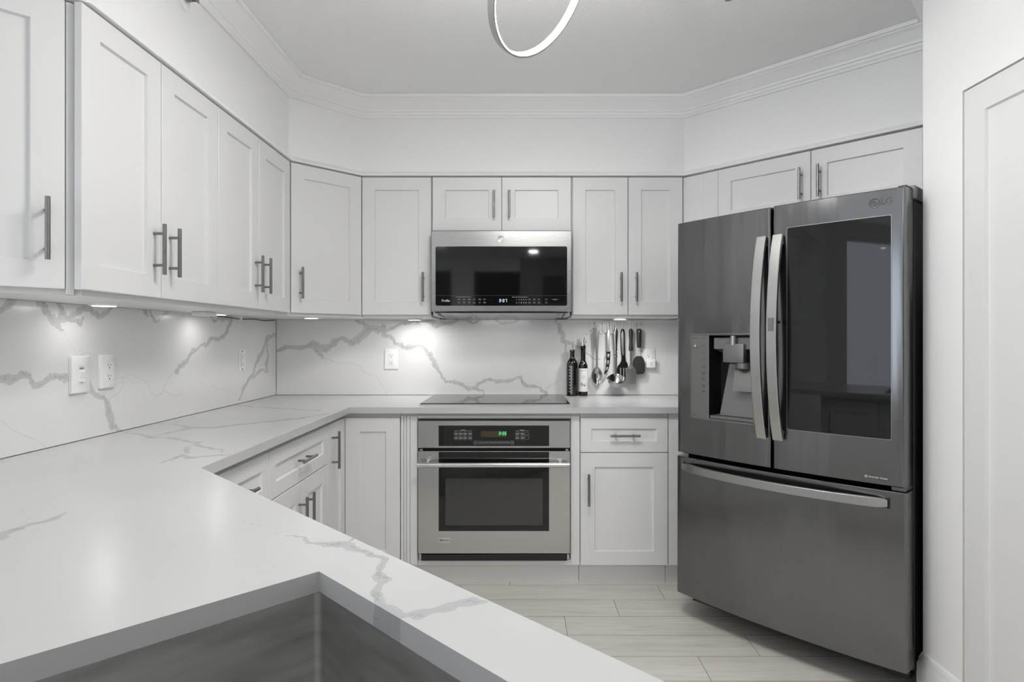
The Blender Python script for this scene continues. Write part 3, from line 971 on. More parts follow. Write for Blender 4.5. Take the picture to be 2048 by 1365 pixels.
# diagonal corner
rd = thing('wall_cabinet', 'white diagonal single-door wall cabinet in the far left corner', 'cabinet', (-1.174, 3.022, 0), 45, 'white shaker wall cabinets')
obj('carcass', MB().prism([(-1.174, 3.022), (-0.876, 3.32), (-0.876, 3.645), (-1.480, 3.645), (-1.480, 3.022)], UZ0, UZ1), M['cabinet'], rd, world=True)
add_door(rd, 'door', 0.012, 0.408, UD0, UD1, 0.012 + HI + 0.006, HZ)
# back wall
wall_cabinet('white single-door wall cabinet immediately left of the microwave', (-0.873, 3.32), 0, 0.386, 0.325, [(0.004, 0.384, 'R')])
wall_cabinet('short white two-door wall cabinet directly above the microwave', (-0.486, 3.32), 0, 0.770, 0.325, [(0.005, 0.384, 'R'), (0.387, 0.766, 'L')], z0=1.851)
wall_cabinet('white two-door wall cabinet right of the microwave, over the hanging utensils', (0.2855, 3.32), 0, 0.612, 0.325, [(0.005, 0.307, 'R'), (0.311, 0.609, 'L')])
# over the refrigerator
rf = wall_cabinet('wide short two-door wall cabinet above the refrigerator, angled across the right corner', (0.919, 3.315), -45, 1.112, 0.36, [(0.197, 0.661, 'R'), (0.664, 1.110, 'L')], z0=1.852)
obj('filler_strip', MB().box(-0.0105, 0.112, -0.016, -0.001, 1.852, 2.146, 0.001), M['cabinet'], rf)
obj('filler_strip', MB().box(0.113, 0.195, -0.019, -0.001, 1.852, 2.146, 0.001), M['cabinet'], rf)

# ---- base cabinets
BZ0, BZ1 = 0.111, 0.8835
DR0, DR1, DO0, DO1 = 0.684, 0.8585, 0.113, 0.680
FB = 3.05                                            # face of the back-run carcasses
rc = thing('base_cabinet', 'white corner base cabinet with two doors meeting left of the oven', 'cabinet', (-1.46, 2.757, 0), 0, 'white shaker base cabinets')
L_ = [(-1.46, 3.63), (-0.6065, 3.63), (-0.6065, FB), (-0.904, FB), (-0.904, 2.757), (-1.46, 2.757)]
obj('carcass', MB().prism(L_, BZ0, BZ1), M['cabinet'], rc, world=True)
obj('toe_kick', MB().prism([(-1.46, 3.63), (-0.6065, 3.63), (-0.6065, FB + 0.048), (-0.955, FB + 0.048), (-0.955, 2.757), (-1.46, 2.757)], 0, BZ0), M['cabinet'], rc, world=True)
lm = Matrix.Translation((0.5765, FB - 2.757, 0))     # door on the back run
add_door(rc, 'door', 0.0, 0.277, DO0, DR1, None, None, mtx=lm)
lm = Matrix.Translation((0.556, 0.0, 0)) @ Matrix.Rotation(rad(90), 4, 'Z')
add_door(rc, 'door', 0.002, 0.268, DO0, DR1, 0.062, 0.735, True, 0.175, mtx=lm)

def base_cabinet(label, loc, rz, wd, depth, split, group='white shaker base cabinets', toe=0.05, dtop=DR1, drawer=True, hside='R'):
    r = thing('base_cabinet', label, 'cabinet', (loc[0], loc[1], 0), rz, group)
    obj('carcass', MB().box(0, wd, 0, depth, BZ0, BZ1, 0.0008), M['cabinet'], r)
    obj('toe_kick', MB().box(0, wd, toe, depth, 0, BZ0), M['cabinet'], r)
    if drawer:
        add_door(r, 'drawer', 0.002, wd - 0.002, DR0, DR1, wd / 2, (DR0 + DR1) / 2, False, 0.15, stile=0.055)
    top = DO1 if drawer else DR1
    if split:
        m = wd / 2
        add_door(r, 'door', 0.002, m - 0.0015, DO0, top, m - 0.040, top - 0.135)
        add_door(r, 'door', m + 0.0015, wd - 0.002, DO0, top, m + 0.040, top - 0.135)
    else:
        add_door(r, 'door', 0.002, wd - 0.002, DO0, top, wd - HI if hside == 'R' else HI, top - 0.18)
    return r
base_cabinet('white base cabinet with a wide drawer over two doors, under the left counter', (-0.904, 2.115), 90, 0.640, 0.556, True)
base_cabinet('white drawer base cabinet partly hidden by the peninsula edge, left counter', (-0.904, 1.640), 90, 0.4735, 0.556, False)

# oven housing
ov = thing('base_cabinet', 'white base cabinet framing the built-in oven below the cooktop', 'cabinet', (-0.604, FB, 0), 0, 'white shaker base cabinets')
mb = MB().box(-0.604, -0.517, FB, 3.63, BZ0, BZ1, 0.0008).box(0.2555, 0.3025, FB, 3.63, BZ0, BZ1, 0.0008)
mb.box(-0.516, 0.2545, FB, 3.63, 0.852, BZ1).box(-0.516, 0.2545, FB, 3.63, BZ0, 0.138).box(-0.516, 0.2545, 3.615, 3.63, 0.139, 0.851)
obj('carcass', mb, M['cabinet'], ov, world=True)
mb = MB()
for x0, x1 in ((-0.603, -0.590), (-0.588, -0.576), (-0.574, -0.558), (-0.556, -0.519)):
    obj('fluted_filler', MB().box(x0, x1, FB - 0.012, FB - 0.0005, BZ0, 0.866, 0.0012), M['cabinet'], ov, world=True)

obj('filler_strip', MB().box(0.2575, 0.302, FB - 0.012, FB - 0.0005, BZ0, 0.866, 0.0012), M['cabinet'], ov, world=True)
for za, zb_ in ((0.8525, 0.868), (BZ0, 0.1365)):
    obj('face_rail', MB().box(-0.517, 0.2555, FB - 0.012, FB - 0.0005, za, zb_, 0.0008), M['cabinet'], ov, world=True)
obj('toe_kick', MB().box(-0.604, 0.3025, FB + 0.048, 3.63, 0, BZ0), M['cabinet'], ov, world=True)

rb = base_cabinet('white base cabinet with one drawer over one door, between the oven and the refrigerator', (0.3045, FB), 0, 0.444, 0.575, False, hside='L', toe=0.048)
obj('filler_strip', MB().box(0.446, 0.575, -0.019, 0.35, 0.113, BZ1, 0.001).box(0.446, 0.575, 0.048, 0.35, 0, 0.111), M['cabinet'], rb)

# peninsula base: hollow box around the sink, doors towards the kitchen
rp = thing('base_cabinet', 'white sink base cabinet carrying the angled peninsula countertop', 'cabinet', (0.395, 0.275, 0), 135, 'white shaker base cabinets')
mb = MB().box(0, 1.50, 0, 0.018, BZ0, BZ1).box(0, 1.50, 0.60, 0.618, BZ0, BZ1).box(0, 0.018, 0.018, 0.60, BZ0, BZ1).box(1.482, 1.50, 0.018, 0.60, BZ0, BZ1).box(0.018, 1.482, 0.018, 0.60, BZ0, BZ0 + 0.018)
obj('carcass', mb, M['cabinet'], rp)
obj('toe_kick', MB().box(0, 1.50, 0.05, 0.60, 0, BZ0), M['cabinet'], rp)
for k in range(3):
    u0 = 0.002 + k * 0.48
    add_door(rp, 'door', u0, u0 + 0.476, DO0, DR1, u0 + (0.436 if k % 2 == 0 else 0.04), 0.70)

# ------------------------------------------------------------------ microwave
MX, MY, MZ = -0.479, 3.23, 1.374
mw = thing('microwave', 'stainless over-the-range microwave with a black glass front showing the time 3:37', 'microwave', (MX, MY, MZ), 0)
mw_w = 0.757
obj('body', MB().box(0.003, mw_w - 0.003, 0.03, 0.41, 0.035, 0.471, 0.002), M['steel_dull'], mw)
# door: steel frame with the glass let in
mb = MB()
def frame_xz(mb, x0, x1, z0, z1, gx0, gx1, gz0, gz1, yf, yb, r, rec=0.003, bev=0.003):
    o0 = rounded_rect(x0, x1, z0, z1, 0.003)
    o1 = rounded_rect(x0 + bev, x1 - bev, z0 + bev, z1 - bev, 0.002)
    i0 = rounded_rect(gx0, gx1, gz0, gz1, r)
    mb.loft([[(x, yb, z) for x, z in o0], [(x, yf + bev, z) for x, z in o0], [(x, yf, z) for x, z in o1], [(x, yf, z) for x, z in i0], [(x, yf + rec, z) for x, z in i0]])
    return mb
frame_xz(mb, 0.0, mw_w, 0.029, 0.466, 0.024, 0.733, 0.061, 0.381, 0.0, 0.028, 0.010)
md = obj('door', mb, M['steel_mw'], mw)
obj('glass_panel', MB().slab_xz(rounded_rect(0.0245, 0.7325, 0.0615, 0.3805, 0.0095), 0.0006, 0.0028), M['glass_black'], md)
mb = MB().slab_xz(rounded_rect(0.026, 0.731, 0.1155, 0.1165, 0.0004), 0.0002, 0.0006)
obj('panel_line', mb, M['legend_dark'], md)
obj('clock_display', MB().slab_xz(rounded_rect(0.328, 0.425, 0.073, 0.103, 0.001), 0.0, 0.0006), M['display'], md)
obj('clock_digits', seven_seg(MB(), '3:37', 0.366, -0.0001, 0.080, 0.0175, 0.05, pitch=0.0138), M['white_led'], md)
text_part('printed_name', 'Profile', 0.0165, (0.079, 0.0002, 0.088), M['legend'], md, bold=0.0003)
text_part('printed_legend', '1  2  3  4  5', 0.0085, (0.486, 0.0002, 0.0935), M['legend'], md, sx=1.42)
text_part('printed_legend', '6  7  8  9  0', 0.0085, (0.486, 0.0002, 0.0770), M['legend'], md, sx=1.42)
mb = MB()
rnd = random.Random(5)
for row, zz in enumerate((0.0945, 0.0775)):
    for xc in (0.150, 0.178, 0.206, 0.232, 0.262, 0.288, 0.530, 0.556, 0.581, 0.620):
        for k in range(2):
            wl = rnd.uniform(0.009, 0.016)
            mb.slab_xz(rounded_rect(xc - wl / 2, xc + wl / 2, zz + 0.0022 - 0.0045 * k, zz + 0.0038 - 0.0045 * k, 0.0004), 0.0, 0.0006)
mb.slab_xz(rounded_rect(0.133, 0.215, 0.1075, 0.1095, 0.0004), 0.0, 0.0006).slab_xz(rounded_rect(0.436, 0.520, 0.1065, 0.1090, 0.0004), 0.0, 0.0006)
mb.slab_xz(rounded_rect(0.650, 0.685, 0.0955, 0.0975, 0.0004), 0.0, 0.0006).slab_xz(rounded_rect(0.660, 0.676, 0.0905, 0.0922, 0.0004), 0.0, 0.0006)
obj_clusters('legend_print', mb, M['legend_dim'], md)
# round embossed emblem
def emblem(name, x, z, r, parent, m, y=-0.0012):
    mb = MB()
    for q, rr in ((r, r * 0.10), (r * 0.80, r * 0.05)):
        mb.tube([(x + q * math.cos(t), y, z + q * math.sin(t)) for t in (2 * math.pi * k / 28 for k in range(28))], rr, 6, closed=True)
    def curl(cx, cz, rx, rz_, a0, a1, n=14):
        return [(x + r * (cx + rx * math.cos(rad(a0 + (a1 - a0) * k / n))), y, z + r * (cz + rz_ * math.sin(rad(a0 + (a1 - a0) * k / n)))) for k in range(n + 1)]
    mb.tube(curl(-0.22, 0.12, 0.26, 0.40, 40, 330), r * 0.055, 6)
    mb.tube(curl(-0.20, -0.28, 0.20, 0.28, 60, -170), r * 0.055, 6)
    mb.tube(curl(0.28, 0.22, 0.20, 0.25, 50, 270), r * 0.055, 6)
    mb.tube(curl(0.26, -0.22, 0.26, 0.25, 100, -150), r * 0.055, 6)
    for k in range(4):
        a = rad(45 + 90 * k)
        mb.tube([(x + r * (0.9 * math.cos(a + t)), y, z + r * (0.9 * math.sin(a + t))) for t in (-0.25, 0, 0.25)], r * 0.04, 5)
    return obj(name, mb, m, parent)
emblem('emblem', 0.377, 0.420, 0.0165, md, M['steel_plain'], y=-0.0004)
# underside: black recess and sloping mirror-bright filter panel
obj('vent_recess', MB().box(0.02, mw_w - 0.02, 0.018, 0.075, 0.024, 0.0345), M['black'], mw)
mb = MB().loft([[(0.034, 0.062, 0.026), (mw_w - 0.034, 0.062, 0.026), (mw_w - 0.034, 0.062, 0.034), (0.034, 0.062, 0.034)],
                [(0.036, 0.400, 0.002), (mw_w - 0.036, 0.400, 0.002), (mw_w - 0.036, 0.400, 0.034), (0.036, 0.400, 0.034)]])
obj('bottom_panel', mb, M['steel_plain'], mw)
for xa, xb in ((0.004, 0.032), (mw_w - 0.032, mw_w - 0.004)):
    obj('end_cap', MB().box(xa, xb, 0.05, 0.40, 0.008, 0.034, 0.002), M['steel_dull'], mw)

# ------------------------------------------------------------------ oven
OX, OY, OZ = -0.513, 3.018, 0.141
on = thing('wall_oven', 'built-in stainless oven with a black glass window and a green 3:36 clock', 'oven', (OX, OY, OZ), 0)
OW = 0.765
obj('body', MB().box(0.004, OW - 0.004, 0.045, 0.56, 0.002, 0.704), M['black'], on)
cp = obj('control_panel', frame_xz(MB(), 0, OW, 0.566, 0.704, 0.103, 0.660, 0.576, 0.680, 0.0, 0.020, 0.001, rec=0.002, bev=0.002), M['steel'], on)
obj('top_trim', MB().box(0.0, OW, 0.001, 0.02, 0.7043, 0.709), M['black'], on)
obj('glass_panel', MB().slab_xz(rounded_rect(0.1035, 0.6595, 0.5765, 0.6795, 0.001), 0.0, 0.0018), M['glass_black'], cp)
obj('display_window', MB().slab_xz(rounded_rect(0.252, 0.458, 0.586, 0.671, 0.002), -0.0004, 0.0), M['display'], cp)
obj('clock_display', MB().slab_xz(rounded_rect(0.315, 0.446, 0.621, 0.652, 0.001), -0.0008, -0.0004), M['amber'], cp)
obj('clock_digits', seven_seg(MB(), '3:36', 0.405, -0.0010, 0.632, 0.0165, 0.16, pitch=0.0125), M['green_led'], cp)
u = 0.002517
def ring_mark(mb, x, z, r, t=0.00055, n=20):
    o = [(x + r * math.cos(2 * math.pi * k / n), z + r * math.sin(2 * math.pi * k / n)) for k in range(n)]
    i = [(x + (r - t) * math.cos(2 * math.pi * k / n), z + (r - t) * math.sin(2 * math.pi * k / n)) for k in range(n)]
    mb.loft([[(a, -0.0009, b) for a, b in o], [(a, -0.0009, b) for a, b in i]], cap0=False, cap1=False)
mb, mt = MB(), MB()
zr = [0.706 - (868 - 841) * u, 0.706 - (876.3 - 841) * u]
for xx in (912, 921, 930, 940):
    for z in zr:
        ring_mark(mb, (xx - 836) * u, z, 4.0 * u)
        for k in (0.0016, -0.0016):
            mt.box((xx - 838.4) * u, (xx - 833.6) * u, -0.0009, -0.0006, z + k - 0.0007, z + k + 0.0007)
for xx in (1034.5, 1044.6):
    for z in zr:
        ring_mark(mb, (xx - 836) * u, z, 4.0 * u)
        for k in (0.0016, -0.0016):
            mt.box((xx - 838.4) * u, (xx - 833.6) * u, -0.0009, -0.0006, z + k - 0.0007, z + k + 0.0007)
zb = 0.706 - (885.6 - 841) * u
numx = [958.6 + 6.37 * k for k in range(10)]
for xx in numx:
    ring_mark(mb, (xx - 836) * u, zb, 3.0 * u)
for xx in (950.8, 1023.9):
    ring_mark(mb, (xx - 836) * u, zb, 4.0 * u)
mt.box((1021.6 - 836) * u, (1026.2 - 836) * u, -0.0009, -0.0006, zb - 0.0005, zb + 0.0010)
ring_mark(mt, (950.8 - 836) * u, zb, 1.6 * u)
pl = rounded_rect((1049.8 - 836) * u, (1057.6 - 836) * u, 0.706 - (879.6 - 841) * u, 0.706 - (864.5 - 841) * u, 3.6 * u)
pi_ = rounded_rect((1050.0 - 836) * u, (1057.4 - 836) * u, 0.706 - (879.4 - 841) * u, 0.706 - (864.7 - 841) * u, 3.4 * u)
mb.loft([[(a, -0.0009, b) for a, b in pl], [(a, -0.0009, b) for a, b in pi_]], cap0=False, cap1=False)
ring_mark(mt, (1053.7 - 836) * u, 0.706 - (871 - 841) * u, 1.5 * u)
for x0, x1, xm in ((908, 944, 926.3), (1030.5, 1058, 1044)):
    mb.box((x0 - 836) * u, (x1 - 836) * u, -0.0009, -0.0006, 0.706 - (861.9 - 841) * u - 0.0003, 0.706 - (861.9 - 841) * u + 0.0003)
    mt.box((xm - 4.5 - 836) * u, (xm + 4.5 - 836) * u, -0.0009, -0.0006, 0.706 - (860.6 - 841) * u - 0.0006, 0.706 - (860.6 - 841) * u + 0.0010)
obj('button_rings', mb, M['legend'], cp)
obj_clusters('legend_print', mt, M['legend'], cp)
for k, ch in enumerate('1234567890'):
    text_part('printed_legend', ch, 0.0072, ((numx[k] - 836) * u, -0.0007, zb), M['legend'], cp)
# oven door
dz0, dz1 = 0.034, 0.550
dr = obj('door', frame_xz(MB(), 0, OW, dz0, dz1, 0.103, 0.660, 0.148, dz1 - 0.0025, 0.0, 0.040, 0.001, rec=0.003, bev=0.002), M['steel'], on)
obj('glass_panel', MB().slab_xz(rounded_rect(0.104, 0.659, 0.149, dz1 - 0.003, 0.001), 0.0006, 0.003), M['glass_black'], dr)
obj('oven_window', MB().slab_xz(rounded_rect(0.138, 0.627, 0.178, 0.414, 0.004), 0.0002, 0.0006), M['oven_window'], dr)
obj('glass_line', MB().box(0.104, 0.659, 0.0002, 0.0006, 0.5150, 0.5166), M['legend_dark'], dr)
mb = MB().cyl((0.006, -0.055, 0.492), (OW - 0.007, -0.055, 0.492), 0.0125, seg=20)
obj('handle', mb, M['steel_plain'], dr)
for xc in (0.053, OW - 0.052):
    mb = MB().cyl((xc, 0.0, 0.505), (xc, -0.007, 0.505), 0.0155, seg=20).cyl((xc, -0.006, 0.505), (xc, -0.056, 0.495), 0.0085, seg=14)
    obj('handle_bracket', mb, M['steel_plain'], dr)
bd = obj('name_badge', MB().slab_xz(rounded_rect(0.104, 0.163, 0.089, 0.117, 0.003), -0.0022, -0.0001), M['steel_plain'], dr)
text_part('badge_lettering', 'Monogram', 0.0092, (0.1400, -0.0024, 0.1025), M['black'], bd, bold=0.0002, shear=0.25, sx=0.92)
emblem('badge_emblem', 0.1145, 0.103, 0.0060, bd, M['black'], y=-0.0023)
obj('lower_vent', MB().box(0.018, OW - 0.018, -0.004, 0.043, 0.0, 0.031, 0.001), M['black_gloss'], on)
for xa, xb in ((0.004, 0.015), (OW - 0.015, OW - 0.004)):
    obj('side_bracket', MB().box(xa, xb, 0.004, 0.043, 0.004, 0.031), M['steel_dull'], on)
for xa, xb in ((0.008, 0.022), (OW - 0.022, OW - 0.008)):
    obj('hinge_tab', MB().box(xa, xb, 0.006, 0.03, 0.552, 0.560), M['steel_dull'], on)

# ------------------------------------------------------------------ cooktop
ck = thing('cooktop', 'flush black glass cooktop with a thin steel rim in the back counter', 'cooktop', (-0.521, 3.105, TOP), 0)
mb = MB().loft([rect3 for rect3 in ([(0, 0, 0.0002), (0.782, 0, 0.0002), (0.782, 0.515, 0.0002), (0, 0.515, 0.0002)], [(0, 0, 0.005), (0.782, 0, 0.005), (0.782, 0.515, 0.005), (0, 0.515, 0.005)],
                [(0.004, 0.004, 0.0065), (0.778, 0.004, 0.0065), (0.778, 0.511, 0.0065), (0.004, 0.511, 0.0065)])])
obj('rim', mb, M['steel_plain'], ck)
obj('glass_top', MB().box(0.005, 0.777, 0.005, 0.510, 0.0065, 0.009, 0.001), M['glass_cooktop'], ck)

# ------------------------------------------------------------------ refrigerator
FW, BUL = 0.908, 0.028
fr = thing('refrigerator', 'large dark stainless French-door refrigerator standing angled in the right corner', 'refrigerator', (0.708, 2.715, 0), -47.9)
def bulge(x):
    return -BUL * (1 - ((x - FW / 2) / (FW / 2)) ** 2)
def tangent(x):                                     # rotation about z of the curved front at x
    return math.atan(2 * BUL * (x - FW / 2) / (FW / 2) ** 2)
def columns(x0, x1, extra=(), r=0.010, n=16):
    s = {x0, x1} | set(extra)
    for k in range(n + 1):
        s.add(x0 + (x1 - x0) * k / n)
    for q in (0.0006, 0.0025, 0.006, r):
        s.add(x0 + q)
        s.add(x1 - q)
    xs = sorted(s)
    return [x for i, x in enumerate(xs) if i == 0 or x - xs[i - 1] > 1e-5]
def front_y(x, x0, x1, r=0.010):
    e = min(x - x0, x1 - x)
    return bulge(x) + (r - math.sqrt(max(0.0, r * r - (r - e) ** 2)) if e < r else 0.0)
def curved_leaf(x0, x1, z0, z1, yb, hole=None, r=0.010, bev=0.003):
    """door leaf with a bowed front; hole = (x0,x1,z0,z1)"""
    mb = MB()
    xs = columns(x0, x1, (hole[0], hole[1]) if hole else (), r)
    zs = [z0, z0 + bev] + ([hole[2], hole[3]] if hole else []) + [z1 - bev, z1]
    bm = mb.bm
    V = [[bm.verts.new((x, front_y(x, x0, x1, r) + (bev if j in (0, len(zs) - 1) else 0), z)) for x in xs] for j, z in enumerate(zs)]
    for j in range(len(zs) - 1):
        for i in range(len(xs) - 1):
            if hole and xs[i] >= hole[0] - 1e-6 and xs[i + 1] <= hole[1] + 1e-6 and zs[j] >= hole[2] - 1e-6 and zs[j + 1] <= hole[3] + 1e-6:
                continue
            bm.faces.new((V[j][i], V[j][i + 1], V[j + 1][i + 1], V[j + 1][i]))
    b = [bm.verts.new(p) for p in ((x0, yb, z0), (x1, yb, z0), (x1, yb, z1), (x0, yb, z1))]
    n = len(zs) - 1
    bm.faces.new(V[0] + [b[1], b[0]])
    bm.faces.new(V[n] + [b[2], b[3]])
    bm.faces.new([V[j][0] for j in range(n + 1)] + [b[3], b[0]])
    bm.faces.new([V[j][-1] for j in range(n + 1)] + [b[2], b[1]])
    if not hole:
        bm.faces.new(b)
    return mb
def curved_patch(outline, off0, off1, n=14):
    """flat outline (x,z) laid on the bowed front: from off0 (front) to off1 (back)"""
    xs0, xs1 = min(p[0] for p in outline), max(p[0] for p in outline)
    mb = MB()
    cols = sorted({round(xs0 + (xs1 - xs0) * k / n, 5) for k in range(n + 1)} | {round(p[0], 5) for p in outline})
    def span(x):
        zs = []
        for i in range(len(outline)):
            (xa, za), (xb, zb_) = outline[i - 1], outline[i]
            if abs(xb - xa) < 1e-7:
                if abs(x - xa) < 1e-6: zs += [za, zb_]
            elif min(xa, xb) - 1e-6 <= x <= max(xa, xb) + 1e-6:
                zs.append(za + (zb_ - za) * (x - xa) / (xb - xa))
        return min(zs), max(zs)
    loops = []
    for x in cols:
        a, b = span(x)
        if b - a < 1e-5: b = a + 1e-5
        y = bulge(x)
        loops.append([(x, y + off0, a), (x, y + off0, b), (x, y + off1, b), (x, y + off1, a)])
    mb.loft(loops)
    return mb

obj('cabinet_body', MB().box(0.004, FW - 0.004, 0.100, 0.74, 0.085, 1.748, 0.004), M['black_side'], fr)
obj('door_gasket', MB().box(0.012, FW - 0.012, 0.080, 0.100, 0.12, 1.745), M['gap'], fr)
obj('toe_grille', MB().box(0.02, FW - 0.02, 0.105, 0.16, 0.050, 0.0845), M['black'], fr)
for x, y in ((0.09, 0.24), (FW - 0.09, 0.24), (0.09, 0.70), (FW - 0.09, 0.70)):
    obj('foot', MB().cyl((x, y, 0.0), (x, y, 0.0845), 0.018), M['black'], fr)

# left door with dispenser
HX0, HX1, HZ0, HZ1 = 0.174, 0.376, 0.9185, 1.272
dl = obj('door', curved_leaf(0.004, 0.4475, 0.747, 1.777, 0.078, hole=(HX0, HX1, HZ0, HZ1)), M['dark_steel'], fr, label='dark stainless door with ice and water dispenser')
# dispenser
yr = 0.070
mb = MB()
yA, yB = bulge(HX0), bulge(HX1)
mb.loft([[(HX0, yA, HZ0), (HX1, yB, HZ0), (HX1, yB, HZ1), (HX0, yA, HZ1)], [(HX0 + 0.006, yr, HZ0 + 0.010), (HX1 - 0.004, yr, HZ0 + 0.010), (HX1 - 0.004, yr, HZ1 - 0.004), (HX0 + 0.006, yr, HZ1 - 0.004)]], cap0=False)
obj('dispenser_recess', mb, M['black_gloss'], dl)
obj('control_strip', curved_patch(rounded_rect(0.083, 0.170, 0.915, 1.274, 0.004), -0.0022, 0.001), M['dark_steel_flat'], dl)
o1 = rounded_rect(0.081, 0.380, 0.911, 1.279, 0.005)
def bezel_loop(pts, off):
    return [(x, bulge(x) + off, z) for x, z in pts]
mb = MB()
mb.loft([bezel_loop(rounded_rect(0.0800, 0.3800, 0.9105, 1.2790, 0.005), 0.0005), bezel_loop(rounded_rect(0.0800, 0.3800, 0.9105, 1.2790, 0.005), -0.003),
         bezel_loop(rounded_rect(0.0820, 0.3780, 0.9125, 1.2770, 0.004), -0.003), bezel_loop(rounded_rect(0.0820, 0.3780, 0.9125, 1.2770, 0.004), 0.0005)], ring=True)
mb.loft([[(x, bulge(x) + o, z) for x, z, o in ((0.1705, 0.9125, -0.003), (0.1735, 0.9125, -0.003), (0.1735, 0.9125, 0.001), (0.1705, 0.9125, 0.001))],
         [(x, bulge(x) + o, z) for x, z, o in ((0.1705, 1.277, -0.003), (0.1735, 1.277, -0.003), (0.1735, 1.277, 0.001), (0.1705, 1.277, 0.001))]])
obj('dispenser_bezel', mb, M['handle_steel'], dl)
# upper housing, spout blocks, paddle, ramp, drip tray
mb = MB().loft([[(0.190, -0.006, 1.215), (HX1 - 0.004, -0.012, 1.215), (HX1 - 0.004, -0.012, 1.262), (0.190, -0.006, 1.262)],
                [(0.215, 0.069, 1.185), (HX1 - 0.006, 0.069, 1.185), (HX1 - 0.006, 0.069, 1.262), (0.215, 0.069, 1.262)]])
obj('dispenser_hood', mb, M['dark_steel_flat'], dl)
obj('ice_spout', MB().box(0.243, 0.336, -0.030, 0.030, 1.158, 1.238, 0.006, 2), M['dark_steel_flat'], dl)
obj('water_nozzle', MB().cyl((0.287, -0.022, 1.232), (0.287, -0.022, 1.270), 0.012, seg=16), M['handle_steel'], dl)
obj('spout_collar', MB().lathe([(0.026, 1.132), (0.030, 1.136), (0.030, 1.158), (0.0, 1.158)], 0.318, 0.006, 20), M['dark_steel_flat'], dl)
mb = MB().loft([[(0.236, 0.040, 1.150), (HX1 - 0.006, 0.040, 1.150), (HX1 - 0.006, 0.048, 1.150), (0.236, 0.048, 1.150)],
                [(0.208, 0.010, 0.932), (HX1 - 0.005, 0.010, 0.932), (HX1 - 0.005, 0.018, 0.932), (0.208, 0.018, 0.932)]])
obj('back_plate', mb, M['dark_steel_flat'], dl)
mb = MB().loft([[(x + 0.0, 0.022, 1.150) if k < 2 else (x, 0.030, 1.150) for k, x in enumerate((0.284, 0.360, 0.360, 0.284))],
                [(x, 0.002, 1.128) if k < 2 else (x, 0.010, 1.128) for k, x in enumerate((0.280, 0.362, 0.362, 0.280))],
                [(x, -0.010, 1.040) if k < 2 else (x, -0.004, 1.040) for k, x in enumerate((0.277, 0.360, 0.360, 0.277))]])
obj('paddle', mb, M['panel_trim'], dl)
obj('drip_tray', MB().loft([[(0.178, -0.017, 0.9195), (HX1 - 0.002, -0.025, 0.9195), (HX1 - 0.002, 0.066, 0.9195), (0.178, 0.066, 0.9195)],
                            [(0.178, -0.017, 0.930), (HX1 - 0.002, -0.025, 0.930), (HX1 - 0.004, 0.066, 0.930), (0.182, 0.066, 0.930)]]), M['dark_steel_flat'], dl)
mb = MB()
rnd = random.Random(2)
for z, n in ((1.226, 1), (1.195, 1), (1.166, 1), (1.138, 2), (1.112, 3), (1.084, 2), (1.057, 3), (1.031, 2)):
    for k in range(n):
        wl = rnd.uniform(0.008, 0.014)
        xc = 0.150
        y = bulge(xc) - 0.0026
        mb.box(xc - wl, xc + wl, y, y + 0.0006, z - 0.0042 * k, z - 0.0042 * k + 0.0022)
for xc, z, wl in ((0.108, 1.260, 0.010), (0.150, 1.260, 0.004), (0.094, 1.258, 0.003), (0.100, 1.216, 0.006), (0.114, 1.216, 0.005), (0.105, 0.922, 0.016)):
    y = bulge(xc) - 0.0026
    mb.box(xc - wl, xc + wl, y, y + 0.0006, z, z + 0.003)
obj_clusters('legend_print', mb, M['legend_dark'], dl)
obj('indicator', MB().box(0.100, 0.107, bulge(0.103) - 0.0027, bulge(0.103) - 0.002, 1.222, 1.232, 0.001), M['legend'], dl)
def arc_handle(name, xc, parent):
    pts = []
    for k in range(25):
        t = k / 24
        z = 0.866 + (1.660 - 0.866) * t
        off = 0.012 + 0.056 * (1 - (2 * t - 1) ** 2) ** 0.9
        pts.append((xc, bulge(xc) - off, z))
    mb = MB().ribbon(pts, 0.0195, 0.008, (1, 0, 0))
    for z in (0.885, 1.641):
        mb.box(xc - 0.014, xc + 0.014, bulge(xc) - 0.016, bulge(xc) + 0.002, z - 0.016, z + 0.016)
    return obj(name, mb, M['handle_steel'], parent)
arc_handle('handle', 0.4185, dl)
# right door with the see-through panel
dd = obj('door', curved_leaf(0.4555, 0.904, 0.747, 1.779, 0.078), M['dark_steel'], fr, label='dark stainless door with a large smoked glass panel')
obj('glass_panel', curved_patch(rounded_rect(0.514, 0.862, 0.910, 1.685, 0.008, 4), -0.0020, 0.0010), M['glass_panel'], dd, label='smoked black glass viewing panel')
mb = MB()
for (p0, p1) in (((0.5115, 0.9075), (0.5140, 1.6875)), ((0.862, 0.9075), (0.8645, 1.6875))):
    mb.loft(curved := [[(x, bulge(x) - 0.0026, p0[1]), (x, bulge(x) - 0.0026, p1[1]), (x, bulge(x) + 0.001, p1[1]), (x, bulge(x) + 0.001, p0[1])] for x in (p0[0], p1[0])])
for z0, z1 in ((0.9075, 0.910), (1.685, 1.6875)):
    mb.loft([[(x, bulge(x) - 0.0026, z0), (x, bulge(x) - 0.0026, z1), (x, bulge(x) + 0.001, z1), (x, bulge(x) + 0.001, z0)] for x in [0.5115 + 0.353 * k / 10 for k in range(11)]])
obj('panel_trim', mb, M['panel_trim'], dd)
h2 = arc_handle('handle', 0.4835, dd)
mb = MB().box(0.4735, 0.4935, bulge(0.4835) - 0.0785, bulge(0.4835) - 0.074, 1.288, 1.338, 0.001)
obj('latch_button', mb, M['dark_steel_flat'], dd)
obj('latch_pin', MB().cyl((0.484, bulge(0.49) - 0.030, 1.322), (0.499, bulge(0.49) - 0.030, 1.322), 0.006, seg=12), M['black'], dd)
